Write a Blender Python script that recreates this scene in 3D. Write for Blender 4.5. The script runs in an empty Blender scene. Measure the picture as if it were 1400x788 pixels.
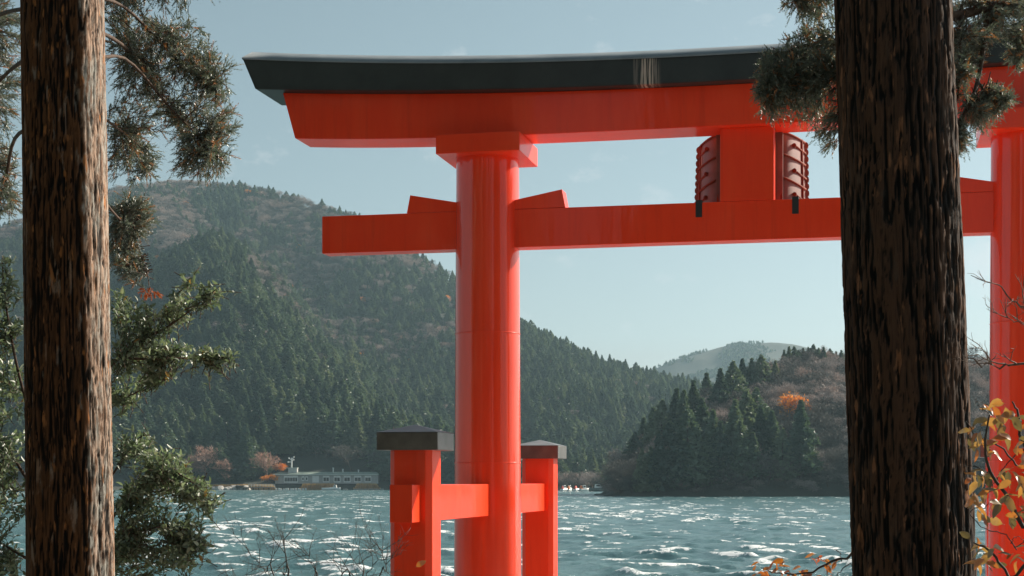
import bpy, bmesh, math, random
import numpy as np
from mathutils import Vector, Matrix, noise as mnoise

C = bpy.context.scene.collection
scene = bpy.context.scene
R = math.radians
rng = np.random.default_rng(7)
random.seed(7)

# ------------------------------------------------------------------ camera, sky, sun, exposure
F_PX, HORIZON, CAM_Z = 2219.7, 657.62, 4.2
cam_d = bpy.data.cameras.new('camera')
cam = bpy.data.objects.new('camera', cam_d); C.objects.link(cam)
cam.location = (0, 0, CAM_Z); cam.rotation_euler = (R(90), 0, 0)
cam_d.sensor_width = 36; cam_d.lens = F_PX / 1400 * 36
cam_d.shift_y = (HORIZON - 394) / 1400
cam_d.clip_start = 0.1; cam_d.clip_end = 12000
scene.camera = cam

SUN_AZ, SUN_EL = R(33), R(30)          # azimuth measured from +X towards +Y
sun_dir = Vector((math.cos(SUN_EL)*math.cos(SUN_AZ), math.cos(SUN_EL)*math.sin(SUN_AZ), math.sin(SUN_EL)))
world = bpy.data.worlds.new('World'); scene.world = world; world.use_nodes = True
wn = world.node_tree; wn.nodes.clear()
wo = wn.nodes.new('ShaderNodeOutputWorld'); bg = wn.nodes.new('ShaderNodeBackground')
sky = wn.nodes.new('ShaderNodeTexSky'); sky.sky_type = 'NISHITA'; sky.sun_disc = False
sky.sun_elevation = SUN_EL; sky.sun_rotation = math.pi/2 - SUN_AZ
sky.air_density = 1.0; sky.dust_density = 1.5; sky.ozone_density = 1.6; sky.altitude = 700
hs = wn.nodes.new('ShaderNodeHueSaturation'); hs.inputs['Saturation'].default_value = 0.66; hs.inputs['Hue'].default_value = 0.462
tc = wn.nodes.new('ShaderNodeTexCoord')
mp = wn.nodes.new('ShaderNodeMapping'); mp.inputs['Scale'].default_value = (7, 7, 12)
nz = wn.nodes.new('ShaderNodeTexNoise'); nz.noise_dimensions = '4D'; nz.inputs['W'].default_value = 453.47; nz.inputs['Scale'].default_value = 2.2; nz.inputs['Detail'].default_value = 7; nz.inputs['Roughness'].default_value = .6
rp = wn.nodes.new('ShaderNodeValToRGB'); rp.color_ramp.elements[0].position = .58; rp.color_ramp.elements[1].position = .72
rp.color_ramp.elements[1].color = (.62, .62, .62, 1)
mx = wn.nodes.new('ShaderNodeMix'); mx.data_type = 'RGBA'; mx.inputs[7].default_value = (8.0, 8.3, 8.6, 1)
bg.inputs['Strength'].default_value = 0.050
L_ = wn.links.new
L_(sky.outputs[0], hs.inputs['Color']); L_(tc.outputs['Generated'], mp.inputs[0]); L_(mp.outputs[0], nz.inputs['Vector'])
L_(nz.outputs['Fac'], rp.inputs[0]); L_(rp.outputs[0], mx.inputs[0]); L_(hs.outputs[0], mx.inputs[6]); L_(mx.outputs[2], bg.inputs[0]); L_(bg.outputs[0], wo.inputs[0])
sun_d = bpy.data.lights.new('sun', 'SUN'); sun_d.energy = 4.3; sun_d.angle = R(.53); sun_d.color = (1.0, .90, .76)
sun = bpy.data.objects.new('sun', sun_d); C.objects.link(sun); sun.location = (60, 40, 60)
sun.rotation_euler = (-sun_dir).to_track_quat('-Z', 'Y').to_euler()

scene.view_settings.view_transform = 'Standard'; scene.view_settings.look = 'None'
scene.view_settings.exposure = 0.92; scene.view_settings.gamma = 1.0
scene.view_settings.use_curve_mapping = False
scene.cycles.use_denoising = True
scene.cycles.max_bounces = 6; scene.cycles.volume_bounces = 0
scene.cycles.transparent_max_bounces = 8

# ------------------------------------------------------------------ helpers
def at(px, py, D):                      # a point D metres away in the direction of a place in the photograph
    return np.array([(px-700)/F_PX*D, D, CAM_Z + (HORIZON-py)/F_PX*D])

def tag(o, label=None, cat=None, group=None, kind=None):
    if label: o['label'] = label
    if cat: o['category'] = cat
    if group: o['group'] = group
    if kind: o['kind'] = kind
    return o

def empty(name, loc=(0, 0, 0), rz=0, parent=None):
    o = bpy.data.objects.new(name, None); C.objects.link(o)
    o.location = loc; o.rotation_euler = (0, 0, rz); o.empty_display_size = .3
    if parent: o.parent = parent
    return o

class MB:
    """collects vertices, triangles and quads"""
    def __init__(s): s.v = []; s.t = []; s.q = []; s.n = 0; s.a = []
    def add(s, V, T=None, Q=None, a=0.0):
        V = np.asarray(V, float).reshape(-1, 3)
        if T is not None and len(T): s.t.append(np.asarray(T, int).reshape(-1, 3) + s.n)
        if Q is not None and len(Q): s.q.append(np.asarray(Q, int).reshape(-1, 4) + s.n)
        s.v.append(V); s.n += len(V)
        s.a.append(np.broadcast_to(np.asarray(a, float), (len(V),)))
    def tube(s, pts, rad, n=6, a=0.0, cap=True):
        pts = np.asarray(pts, float); m = len(pts); rad = np.broadcast_to(np.asarray(rad, float), (m,))
        tan = np.gradient(pts, axis=0); tan /= np.linalg.norm(tan, axis=1, keepdims=True) + 1e-9
        ref = np.array([.31, .17, .93]) if abs(tan[0][2]) < .9 else np.array([1., .1, 0])
        e1 = np.cross(tan, ref); e1 /= np.linalg.norm(e1, axis=1, keepdims=True) + 1e-9
        e2 = np.cross(tan, e1)
        th = np.arange(n)/n*2*math.pi
        V = pts[:, None] + rad[:, None, None]*(np.cos(th)[None, :, None]*e1[:, None] + np.sin(th)[None, :, None]*e2[:, None])
        i = np.arange(m-1)[:, None]*n; j = np.arange(n)[None]; k = (j+1) % n
        Q = np.stack([i+j, i+k, i+n+k, i+n+j], -1).reshape(-1, 4)
        T = None
        if cap: T = [(m*n-n, m*n-n+q, m*n-n+q+1) for q in range(1, n-1)] + [(0, q+1, q) for q in range(1, n-1)]
        s.add(V.reshape(-1, 3), T, Q, a)
    def box(s, lo, hi, a=0.0):
        x0, y0, z0 = lo; x1, y1, z1 = hi
        s.add([(x0,y0,z0),(x1,y0,z0),(x1,y1,z0),(x0,y1,z0),(x0,y0,z1),(x1,y0,z1),(x1,y1,z1),(x0,y1,z1)],
              None, [(3,2,1,0),(4,5,6,7),(0,1,5,4),(1,2,6,5),(2,3,7,6),(3,0,4,7)], a)
    def mesh(s, name, mat, smooth=False):
        V = np.concatenate(s.v) if s.v else np.zeros((0, 3))
        T = np.concatenate(s.t) if s.t else np.zeros((0, 3), int)
        Q = np.concatenate(s.q) if s.q else np.zeros((0, 4), int)
        me = bpy.data.meshes.new(name)
        me.vertices.add(len(V)); me.vertices.foreach_set('co', V.astype(np.float32).ravel())
        loops = np.concatenate([T.ravel(), Q.ravel()]).astype(np.int32)
        me.loops.add(len(loops)); me.loops.foreach_set('vertex_index', loops)
        npoly = len(T)+len(Q); me.polygons.add(npoly)
        ls = np.concatenate([np.arange(len(T))*3, len(T)*3+np.arange(len(Q))*4]).astype(np.int32)
        me.polygons.foreach_set('loop_start', ls)
        if smooth: me.polygons.foreach_set('use_smooth', np.ones(npoly, bool))
        me.update(calc_edges=True); me.validate()
        if len(V) == len(me.vertices):
            at_ = me.attributes.new('tint', 'FLOAT', 'POINT'); at_.data.foreach_set('value', np.concatenate(s.a).astype(np.float32))
        if mat: me.materials.append(mat)
        return me
    def build(s, name, mat, parent=None, smooth=False, loc=None):
        o = bpy.data.objects.new(name, s.mesh(name, mat, smooth)); C.objects.link(o)
        if parent: o.parent = parent
        if loc is not None: o.location = loc
        return o

def bev_obj(name, verts, faces, mat, parent=None, bevel=.008, seg=2, smooth=False):
    bm = bmesh.new(); vs = [bm.verts.new(v) for v in verts]
    for f in faces: bm.faces.new([vs[i] for i in f])
    bmesh.ops.recalc_face_normals(bm, faces=bm.faces)
    if bevel: bmesh.ops.bevel(bm, geom=[e for e in bm.edges if e.calc_face_angle(0) > .3], offset=bevel, segments=seg, affect='EDGES', profile=.6)
    me = bpy.data.meshes.new(name); bm.to_mesh(me); bm.free(); me.materials.append(mat)
    o = bpy.data.objects.new(name, me); C.objects.link(o)
    if parent: o.parent = parent
    return o
BOXF = [(3,2,1,0),(4,5,6,7),(0,1,5,4),(1,2,6,5),(2,3,7,6),(3,0,4,7)]
def bbox(name, lo, hi, mat, parent=None, bevel=.008):
    x0,y0,z0 = lo; x1,y1,z1 = hi
    return bev_obj(name, [(x0,y0,z0),(x1,y0,z0),(x1,y1,z0),(x0,y1,z0),(x0,y0,z1),(x1,y0,z1),(x1,y1,z1),(x0,y1,z1)], BOXF, mat, parent, bevel)

# value noise on numpy arrays
_perm = rng.random((256, 256))
def vnoise(x, y):
    x = np.asarray(x, float); y = np.asarray(y, float)
    xi = np.floor(x).astype(int); yi = np.floor(y).astype(int); fx = x-xi; fy = y-yi
    fx = fx*fx*fx*(fx*(fx*6-15)+10); fy = fy*fy*fy*(fy*(fy*6-15)+10)
    g = lambda a, b: _perm[a & 255, b & 255]
    return (g(xi,yi)*(1-fx)+g(xi+1,yi)*fx)*(1-fy) + (g(xi,yi+1)*(1-fx)+g(xi+1,yi+1)*fx)*fy
def fbm(x, y, o=4, gain=.5):
    s = 0; a = 1; t = 0
    for k in range(o):
        s = s + a*vnoise(x*2**k+17.3*k, y*2**k+5.1*k); t += a; a *= gain
    return s/t
def sstep(a, b, x): t = np.clip((x-a)/(b-a), 0, 1); return t*t*(3-2*t)

# ------------------------------------------------------------------ materials
def mat_new(name):
    m = bpy.data.materials.new(name); m.use_nodes = True; nt = m.node_tree; nt.nodes.clear()
    out = nt.nodes.new('ShaderNodeOutputMaterial')
    return m, nt, out
def node(nt, t, **kw):
    n = nt.nodes.new(t)
    for k, v in kw.items():
        if k.startswith('_'): setattr(n, k[1:], v)
        else: n.inputs[k.replace('__', ' ')].default_value = v
    return n
def ramp(nt, stops, interp='LINEAR'):
    n = nt.nodes.new('ShaderNodeValToRGB'); cr = n.color_ramp; cr.interpolation = interp
    while len(cr.elements) > 1: cr.elements.remove(cr.elements[-1])
    cr.elements[0].position = stops[0][0]; cr.elements[0].color = (*stops[0][1], 1)
    for p, c in stops[1:]:
        e = cr.elements.new(p); e.color = (*c, 1)
    return n
def coords(nt, scale=(1,1,1), kind='Object'):
    tc = nt.nodes.new('ShaderNodeTexCoord'); mp = nt.nodes.new('ShaderNodeMapping'); mp.inputs['Scale'].default_value = scale
    nt.links.new(tc.outputs[kind], mp.inputs[0]); return mp
def simple(name, stops, rough=.6, scale=(4,4,4), detail=6, bump=.0, spec=.5, coat=0, metallic=0, bscale=None, distance=.01):
    m, nt, out = mat_new(name); mp = coords(nt, scale)
    n = node(nt, 'ShaderNodeTexNoise', Scale=1.0, Detail=detail, Roughness=.6)
    r = ramp(nt, stops); p = node(nt, 'ShaderNodeBsdfPrincipled', Roughness=rough)
    p.inputs['Specular IOR Level'].default_value = spec; p.inputs['Coat Weight'].default_value = coat; p.inputs['Coat Roughness'].default_value = .12
    p.inputs['Metallic'].default_value = metallic
    l = nt.links.new; l(mp.outputs[0], n.inputs['Vector']); l(n.outputs['Fac'], r.inputs[0]); l(r.outputs[0], p.inputs['Base Color']); l(p.outputs[0], out.inputs[0])
    if bump:
        b = node(nt, 'ShaderNodeBump', Strength=bump, Distance=distance)
        n2 = n
        if bscale:
            mp2 = coords(nt, bscale); n2 = node(nt, 'ShaderNodeTexNoise', Scale=1.0, Detail=5); l(mp2.outputs[0], n2.inputs['Vector'])
        l(n2.outputs['Fac'], b.inputs['Height']); l(b.outputs[0], p.inputs['Normal'])
    return m
def foliage(name, attr_stops=None, random_stops=None, rough=.5, trans=.35, gloss=.06, gloss_rough=.4, tr_mul=(1.4,1.5,.7)):
    m, nt, out = mat_new(name); l = nt.links.new
    if attr_stops:
        a = node(nt, 'ShaderNodeAttribute', _attribute_name='tint'); r = ramp(nt, attr_stops); l(a.outputs['Fac'], r.inputs[0]); col = r.outputs[0]
    else:
        oi = nt.nodes.new('ShaderNodeObjectInfo'); r = ramp(nt, random_stops); l(oi.outputs['Random'], r.inputs[0]); col = r.outputs[0]
        a = node(nt, 'ShaderNodeAttribute', _attribute_name='tint')
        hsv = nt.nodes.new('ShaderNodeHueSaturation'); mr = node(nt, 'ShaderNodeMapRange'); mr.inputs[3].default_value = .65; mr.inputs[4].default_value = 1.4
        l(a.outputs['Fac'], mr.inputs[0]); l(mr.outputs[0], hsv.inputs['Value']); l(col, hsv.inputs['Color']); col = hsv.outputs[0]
    d = nt.nodes.new('ShaderNodeBsdfDiffuse'); t = nt.nodes.new('ShaderNodeBsdfTranslucent'); g = node(nt, 'ShaderNodeBsdfGlossy', Roughness=gloss_rough)
    g.inputs['Color'].default_value = (1, 1, 1, 1)
    mm = nt.nodes.new('ShaderNodeMix'); mm.data_type = 'RGBA'; mm.blend_type = 'MULTIPLY'; mm.inputs[0].default_value = 1; mm.inputs[7].default_value = (*tr_mul, 1)
    l(col, d.inputs['Color']); l(col, mm.inputs[6]); l(mm.outputs[2], t.inputs['Color'])
    m1 = node(nt, 'ShaderNodeMixShader', Fac=trans); m2 = node(nt, 'ShaderNodeMixShader', Fac=gloss)
    l(d.outputs[0], m1.inputs[1]); l(t.outputs[0], m1.inputs[2]); l(m1.outputs[0], m2.inputs[1]); l(g.outputs[0], m2.inputs[2]); l(m2.outputs[0], out.inputs[0])
    return m

def vermilion(name='vermilion_paint', coat=.4, coat_rough=.05):
    m, nt, out = mat_new(name); l = nt.links.new
    mp = coords(nt, (3, 3, .7)); n = node(nt, 'ShaderNodeTexNoise', Scale=1.6, Detail=7, Roughness=.62)
    r = ramp(nt, [(.3, (.88, .050, .011)), (.55, (.93, .062, .015)), (.75, (.95, .076, .022))])
    mp2 = coords(nt, (14, 14, 14)); n2 = node(nt, 'ShaderNodeTexNoise', Scale=3.0, Detail=8, Roughness=.75)
    r2 = ramp(nt, [(.66, (0, 0, 0)), (.78, (.55, .55, .55))])
    mixd = nt.nodes.new('ShaderNodeMix'); mixd.data_type = 'RGBA'; mixd.inputs[7].default_value = (.20, .03, .015, 1)
    p = node(nt, 'ShaderNodeBsdfPrincipled', Roughness=.36); p.inputs['Coat Weight'].default_value = coat; p.inputs['Coat Roughness'].default_value = coat_rough; p.inputs['Specular IOR Level'].default_value = .12
    b = node(nt, 'ShaderNodeBump', Strength=.18, Distance=.02)
    mp3 = coords(nt, (5, 5, 1.1)); n3 = node(nt, 'ShaderNodeTexNoise', Scale=1.0, Detail=4)
    rr = node(nt, 'ShaderNodeMapRange'); rr.inputs[3].default_value = .26; rr.inputs[4].default_value = .5
    l(mp.outputs[0], n.inputs['Vector']); l(n.outputs['Fac'], r.inputs[0]); l(mp2.outputs[0], n2.inputs['Vector']); l(n2.outputs['Fac'], r2.inputs[0])
    mps = coords(nt, (11, 11, .55)); ns = node(nt, 'ShaderNodeTexNoise', Scale=1.0, Detail=6, Roughness=.7); l(mps.outputs[0], ns.inputs['Vector'])
    rs = ramp(nt, [(.52, (0, 0, 0)), (.76, (.3, .3, .3))]); l(ns.outputs['Fac'], rs.inputs[0])        # rain streaks
    mst = nt.nodes.new('ShaderNodeMix'); mst.data_type = 'RGBA'; mst.inputs[7].default_value = (.50, .028, .012, 1); l(r.outputs[0], mst.inputs[6]); l(rs.outputs[0], mst.inputs[0])
    l(mst.outputs[2], mixd.inputs[6]); l(r2.outputs[0], mixd.inputs[0]); l(mixd.outputs[2], p.inputs['Base Color'])
    l(mp3.outputs[0], n3.inputs['Vector']); l(n3.outputs['Fac'], b.inputs['Height']); l(b.outputs[0], p.inputs['Normal']); l(b.outputs[0], p.inputs['Coat Normal'])
    l(n.outputs['Fac'], rr.inputs[0]); l(rr.outputs[0], p.inputs['Roughness']); l(p.outputs[0], out.inputs[0])
    return m
def black_lacquer():
    m, nt, out = mat_new('black_lacquer'); l = nt.links.new
    mp = coords(nt, (2, 2, 2)); n = node(nt, 'ShaderNodeTexNoise', Scale=1.5, Detail=8, Roughness=.65)
    r = ramp(nt, [(.35, (.018, .023, .023)), (.6, (.029, .036, .035)), (.8, (.045, .052, .047))])
    # pale run-off stain and a few thin drips below a joint in the lintel
    tcn = nt.nodes.new('ShaderNodeTexCoord'); sx = nt.nodes.new('ShaderNodeSeparateXYZ'); l(tcn.outputs['Object'], sx.inputs[0])
    d1 = node(nt, 'ShaderNodeMath', _operation='SUBTRACT'); d1.inputs[1].default_value = -1.03; l(sx.outputs[0], d1.inputs[0])
    ab = node(nt, 'ShaderNodeMath', _operation='ABSOLUTE'); l(d1.outputs[0], ab.inputs[0])
    mr = node(nt, 'ShaderNodeMapRange'); mr.inputs[1].default_value = .16; mr.inputs[2].default_value = .02; l(ab.outputs[0], mr.inputs[0])
    mps = coords(nt, (55, 4, 2.2)); ns = node(nt, 'ShaderNodeTexNoise', Scale=1.0, Detail=4); l(mps.outputs[0], ns.inputs['Vector'])
    rs = ramp(nt, [(.42, (0, 0, 0)), (.60, (1, 1, 1))]); l(ns.outputs['Fac'], rs.inputs[0])
    mu = node(nt, 'ShaderNodeMath', _operation='MULTIPLY'); l(mr.outputs[0], mu.inputs[0]); l(rs.outputs[0], mu.inputs[1])
    mix = nt.nodes.new('ShaderNodeMix'); mix.data_type = 'RGBA'; mix.inputs[7].default_value = (.60, .50, .42, 1)
    p = node(nt, 'ShaderNodeBsdfPrincipled', Roughness=.42)
    l(mp.outputs[0], n.inputs['Vector']); l(n.outputs['Fac'], r.inputs[0]); l(r.outputs[0], mix.inputs[6]); l(mu.outputs[0], mix.inputs[0])
    l(mix.outputs[2], p.inputs['Base Color']); b = node(nt, 'ShaderNodeBump', Strength=.1, Distance=.01); l(n.outputs['Fac'], b.inputs['Height']); l(b.outputs[0], p.inputs['Normal']); l(p.outputs[0], out.inputs[0])
    return m
def bark(name, dark, mid, light, lichen_sunlit, lich_sunlit_amt=.5, fleck=(.3, .14, .07)):
    m, nt, out = mat_new(name); l = nt.links.new
    a = node(nt, 'ShaderNodeAttribute', _attribute_name='tint')
    mp = coords(nt, (75, 75, 3.2)); n = node(nt, 'ShaderNodeTexNoise', Scale=1.0, Detail=8, Roughness=.7, Distortion=.4); l(mp.outputs[0], n.inputs['Vector'])
    ad = node(nt, 'ShaderNodeMath', _operation='MULTIPLY_ADD'); ad.inputs[1].default_value = .75; l(n.outputs['Fac'], ad.inputs[0])
    sc = node(nt, 'ShaderNodeMath', _operation='MULTIPLY_ADD'); sc.inputs[1].default_value = .5; sc.inputs[2].default_value = -.12; l(a.outputs['Fac'], sc.inputs[0]); l(sc.outputs[0], ad.inputs[2])
    r = ramp(nt, [(.30, dark), (.52, mid), (.74, light), (.92, mid)]); l(ad.outputs[0], r.inputs[0])
    la = node(nt, 'ShaderNodeAttribute', _attribute_name='lichen_sunlit')
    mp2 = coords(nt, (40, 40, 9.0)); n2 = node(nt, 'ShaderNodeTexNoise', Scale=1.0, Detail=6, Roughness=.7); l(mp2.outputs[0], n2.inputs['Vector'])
    r2 = ramp(nt, [(.42, (lich_sunlit_amt*.12,)*3), (.55, (lich_sunlit_amt,)*3)]); l(n2.outputs['Fac'], r2.inputs[0])
    mm = node(nt, 'ShaderNodeMath', _operation='MULTIPLY'); l(r2.outputs[0], mm.inputs[0]); l(la.outputs['Fac'], mm.inputs[1])  # mask holds lichens and the painted sunlit flank
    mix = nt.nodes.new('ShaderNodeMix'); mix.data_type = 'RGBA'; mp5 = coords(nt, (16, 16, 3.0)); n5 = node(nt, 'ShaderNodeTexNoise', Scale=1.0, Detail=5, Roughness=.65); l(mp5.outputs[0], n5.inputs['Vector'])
    r5 = ramp(nt, [(.42, lichen_sunlit), (.56, (lichen_sunlit[0]*1.25, lichen_sunlit[1]*.88, lichen_sunlit[2]*.72))]); l(n5.outputs['Fac'], r5.inputs[0]); l(r5.outputs[0], mix.inputs[7]); l(r.outputs[0], mix.inputs[6]); l(mm.outputs[0], mix.inputs[0])
    mp4 = coords(nt, (24, 24, 5.5)); n4 = node(nt, 'ShaderNodeTexNoise', Scale=1.0, Detail=3, Roughness=.5); l(mp4.outputs[0], n4.inputs['Vector'])
    r4 = ramp(nt, [(.63, (0, 0, 0)), (.70, (.85, .85, .85))]); l(n4.outputs['Fac'], r4.inputs[0])
    mixf = nt.nodes.new('ShaderNodeMix'); mixf.data_type = 'RGBA'; mixf.inputs[7].default_value = (*fleck, 1); l(mix.outputs[2], mixf.inputs[6]); l(r4.outputs[0], mixf.inputs[0]); mix = mixf
    p = node(nt, 'ShaderNodeBsdfPrincipled', Roughness=.85); p.inputs['Specular IOR Level'].default_value = .2; l(mix.outputs[2], p.inputs['Base Color'])
    b = node(nt, 'ShaderNodeBump', Strength=.7, Distance=.006); l(n.outputs['Fac'], b.inputs['Height']); l(b.outputs[0], p.inputs['Normal']); l(p.outputs[0], out.inputs[0])
    return m

M = {}
M['red'] = vermilion(); M['red_gloss'] = vermilion('glossy_vermilion_paint', 1.0, .09); M['black'] = black_lacquer()
M['sheet'] = simple('weathered_metal_sheet', [(.3, (.17, .19, .20)), (.7, (.29, .315, .325))], rough=.42, scale=(3,3,3), bump=.08)
M['capmetal'] = simple('dark_cap_metal', [(.3, (.10, .10, .098)), (.7, (.18, .18, .176))], rough=.45, scale=(5,5,5), bump=.08, spec=1.0, metallic=.75)
M['copper'] = simple('dull_copper_panel', [(.3, (.17, .075, .058)), (.7, (.27, .13, .105))], rough=.45, scale=(6,6,6))
M['stone'] = simple('grey_stone', [(.3, (.17, .165, .155)), (.7, (.30, .29, .275))], rough=.85, scale=(5,5,5), bump=.5)
M['rock'] = simple('shore_rock', [(.3, (.30, .285, .26)), (.7, (.55, .52, .48))], rough=.9, scale=(1.2,1.2,1.2), bump=.5, distance=.1)
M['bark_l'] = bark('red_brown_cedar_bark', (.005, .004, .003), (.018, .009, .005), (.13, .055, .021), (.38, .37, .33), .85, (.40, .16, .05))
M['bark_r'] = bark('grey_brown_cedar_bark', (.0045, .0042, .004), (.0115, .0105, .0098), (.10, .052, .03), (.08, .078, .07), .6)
M['limb'] = simple('cedar_limb_bark', [(.3, (.03, .02, .014)), (.7, (.12, .07, .045))], rough=.85, scale=(25,25,25), bump=.5)
M['twig'] = simple('bare_twig_bark', [(.3, (.09, .06, .045)), (.7, (.24, .17, .13))], rough=.8, scale=(20,20,20))
M['twig_dark'] = simple('dark_twig_bark', [(.3, (.03, .028, .026)), (.7, (.09, .08, .07))], rough=.8, scale=(20,20,20))
M['needles'] = foliage('cedar_needles', attr_stops=[(0, (.04, .055, .046)), (.5, (.10, .13, .108)), (.78, (.21, .235, .19)), (.86, (.34, .14, .045)), (1, (.42, .17, .05))], trans=.30, gloss=.08, gloss_rough=.42, tr_mul=(1.15, 1.2, .85))
M['dead'] = foliage('dead_orange_needles', attr_stops=[(0, (.30, .07, .02)), (1, (.5, .13, .03))], trans=.35, gloss=.03)
M['leaf_green'] = foliage('glossy_evergreen_leaf', attr_stops=[(0, (.055, .082, .052)), (.5, (.15, .19, .125)), (.88, (.34, .38, .28)), (1, (.30, .17, .05))], trans=.34, gloss=.055, gloss_rough=.42, tr_mul=(1.1, 1.25, .85))
M['leaf_yellow'] = foliage('yellowing_leaf', random_stops=[(0, (.13, .12, .08)), (.22, (.26, .21, .12)), (.4, (.55, .36, .17)), (.7, (.62, .30, .10)), (1, (.52, .15, .04))], trans=.38, gloss=.1, tr_mul=(1.5,1.3,.6))
M['leaf_orange'] = foliage('orange_leaf', random_stops=[(0, (.50, .22, .05)), (.4, (.60, .25, .04)), (.75, (.55, .12, .03)), (1, (.22, .12, .05))], trans=.4, gloss=.1, tr_mul=(1.5,1.2,.6))
M['conifer'] = foliage('far_conifer_needles', random_stops=[(0, (.046, .074, .060)), (.5, (.080, .116, .090)), (.85, (.125, .16, .115)), (1, (.16, .18, .125))], trans=.24, gloss=.03)
M['bare'] = foliage('bare_twig_mass', random_stops=[(0, (.25, .21, .195)), (.5, (.33, .275, .255)), (.85, (.37, .29, .26)), (1, (.40, .27, .22))], trans=.1, gloss=.02, tr_mul=(1,1,1))
M['bare_grey_shaded'] = foliage('shaded_grey_twig_mass', random_stops=[(0, (.060, .060, .056)), (.6, (.10, .096, .088)), (1, (.15, .13, .115))], trans=.1, gloss=.02, tr_mul=(1,1,1))  # grey twigs, darkened to put the lower headland's shade into their colour
M['bare_pink'] = foliage('pink_twig_mass', random_stops=[(0, (.36, .22, .175)), (1, (.43, .26, .20))], trans=.15, gloss=.02, tr_mul=(1,1,1))
M['autumn'] = foliage('autumn_leaf_mass', random_stops=[(0, (.80, .32, .05)), (1, (.88, .42, .08))], trans=.3, gloss=.02, tr_mul=(1,.9,.6))
M['fartrunk'] = simple('far_trunk_bark', [(.3, (.05, .035, .028)), (.7, (.12, .09, .07))], rough=.9, scale=(2,2,2))
M['hill'] = simple('hill_undergrowth', [(.3, (.035, .046, .036)), (.55, (.055, .062, .050)), (.75, (.10, .095, .08))], rough=.95, scale=(.03,.03,.03), detail=10, bump=.6, distance=1.0)
M['meadow'] = simple('grassy_summit', [(.3, (.02, .027, .022)), (.55, (.035, .040, .030)), (.72, (.10, .088, .055))], rough=.95, scale=(.012,.012,.012), detail=10, bump=.5, distance=2)
M['soil'] = simple('bank_soil', [(.3, (.08, .064, .048)), (.5, (.14, .115, .085)), (.72, (.10, .105, .06))], rough=.95, scale=(1.5,1.5,1.5), detail=10, bump=.6, distance=.05)
M['reed'] = foliage('dry_reed', attr_stops=[(0, (.42, .26, .14)), (1, (.66, .43, .25))], trans=.3, gloss=.03)
M['wall_white'] = simple('off_white_boards', [(.3, (.40, .40, .385)), (.7, (.54, .53, .51))], rough=.7, scale=(.6,.6,.6))
M['wall_grey'] = simple('grey_boards', [(.3, (.36, .355, .35)), (.7, (.47, .46, .45))], rough=.8, scale=(.5,.5,.5))
M['frame_white'] = simple('white_paint', [(.3, (.72, .72, .70)), (.7, (.82, .82, .80))], rough=.5, scale=(2,2,2))
M['roof_green'] = simple('pale_green_roof', [(.3, (.20, .26, .22)), (.7, (.30, .36, .30))], rough=.6, scale=(.7,.7,.7))
M['glass'] = simple('dark_window_glass', [(.3, (.015, .02, .022)), (.7, (.03, .035, .038))], rough=.08, scale=(1,1,1), spec=.6)
M['hull_white'] = simple('white_gelcoat', [(.3, (.74, .74, .72)), (.7, (.84, .84, .82))], rough=.25, scale=(1,1,1))
M['hull_green'] = simple('grey_green_hull', [(.3, (.10, .13, .12)), (.7, (.16, .19, .175))], rough=.4, scale=(1,1,1))
M['orange_tarp'] = simple('orange_tarpaulin', [(.3, (.55, .15, .04)), (.7, (.70, .22, .06))], rough=.7, scale=(2,2,2))
M['red_tarp'] = simple('red_tarpaulin', [(.3, (.5, .04, .03)), (.7, (.62, .07, .05))], rough=.7, scale=(2,2,2))
M['timber'] = simple('grey_jetty_timber', [(.3, (.16, .145, .125)), (.7, (.33, .30, .26))], rough=.85, scale=(2,2,2))
M['timber_dark'] = simple('dark_piles', [(.3, (.03, .028, .025)), (.7, (.07, .06, .05))], rough=.85, scale=(2,2,2))

# ------------------------------------------------------------------ terrain
def tab(t):
    a = np.array(t, float); return lambda x: np.interp(x, a[:, 0], a[:, 1])
def bearing(X, Y): return 700 + F_PX*X/Y
# main hill: crest line of the ground (trees come on top)
hill_crest_y = tab([(-900,430),(-400,400),(-150,360),(0,318),(100,278),(160,262),(200,258),(240,253),(300,258),(330,257),(400,275),(480,299),(560,345),(622,388),(715,452),(770,478),(820,502),(880,518),(935,529),(1000,542),(1150,572),(1400,612),(2300,632)])
hill_crest_D = tab([(-900,1500),(0,1650),(240,1800),(400,1720),(622,1550),(880,1350),(1150,1300),(2300,1300)])
hill_shore = tab([(-900,700),(150,735),(260,748),(520,752),(700,735),(850,690),(1000,720),(2300,760)])
def hill_z(X, Y):
    D = Y; p = bearing(X, Y)
    Rr = hill_crest_D(p); S = hill_shore(p); Zr = CAM_Z + (HORIZON-hill_crest_y(p))/F_PX*Rr
    t = (D-S)/(Rr-S)
    tt = np.clip(t, 0, 1)
    g = .10*sstep(0, .12, tt)*0 + tt**1.18
    z = 1.3*sstep(-.002, .012, t) + 2.2*sstep(.02, .1, t) + (Zr-3.5)*g
    sp = (fbm(X/210+3.7, D/520+1.2, 4)-.5)*85 + (fbm(X/70, D/110, 3)-.5)*26
    # one strong spur running down from the crest on the left, with a shaded gully on its right
    c = -382 + (1750-D)*.293 + 14*np.sin(D/90)
    sp = sp + 46*np.exp(-((X-c)/58)**2) - 40*np.exp(-((X-c-115)/70)**2)
    z = z + sp*np.clip(4*tt*(1-tt), 0, 1)**1.2*np.clip((Zr-3)/150, .08, 1)
    z = np.where(t < 0, -3*sstep(0, .03, -t), z)
    over = np.clip(D-Rr, 0, None)
    z = np.where(D > Rr, Zr - .10*over - .0004*over**2, z)
    return np.maximum(z, -4)
head_crest_y = tab([(800,676),(828,672),(850,660),(880,637),(920,603),(960,575),(1000,552),(1050,527),(1100,508),(1145,507),(1250,505),(1330,512),(1400,515),(1700,505),(2300,520)])
head_crest_D = tab([(800,470),(850,490),(960,530),(1100,560),(1400,580),(2300,620)])
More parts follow.
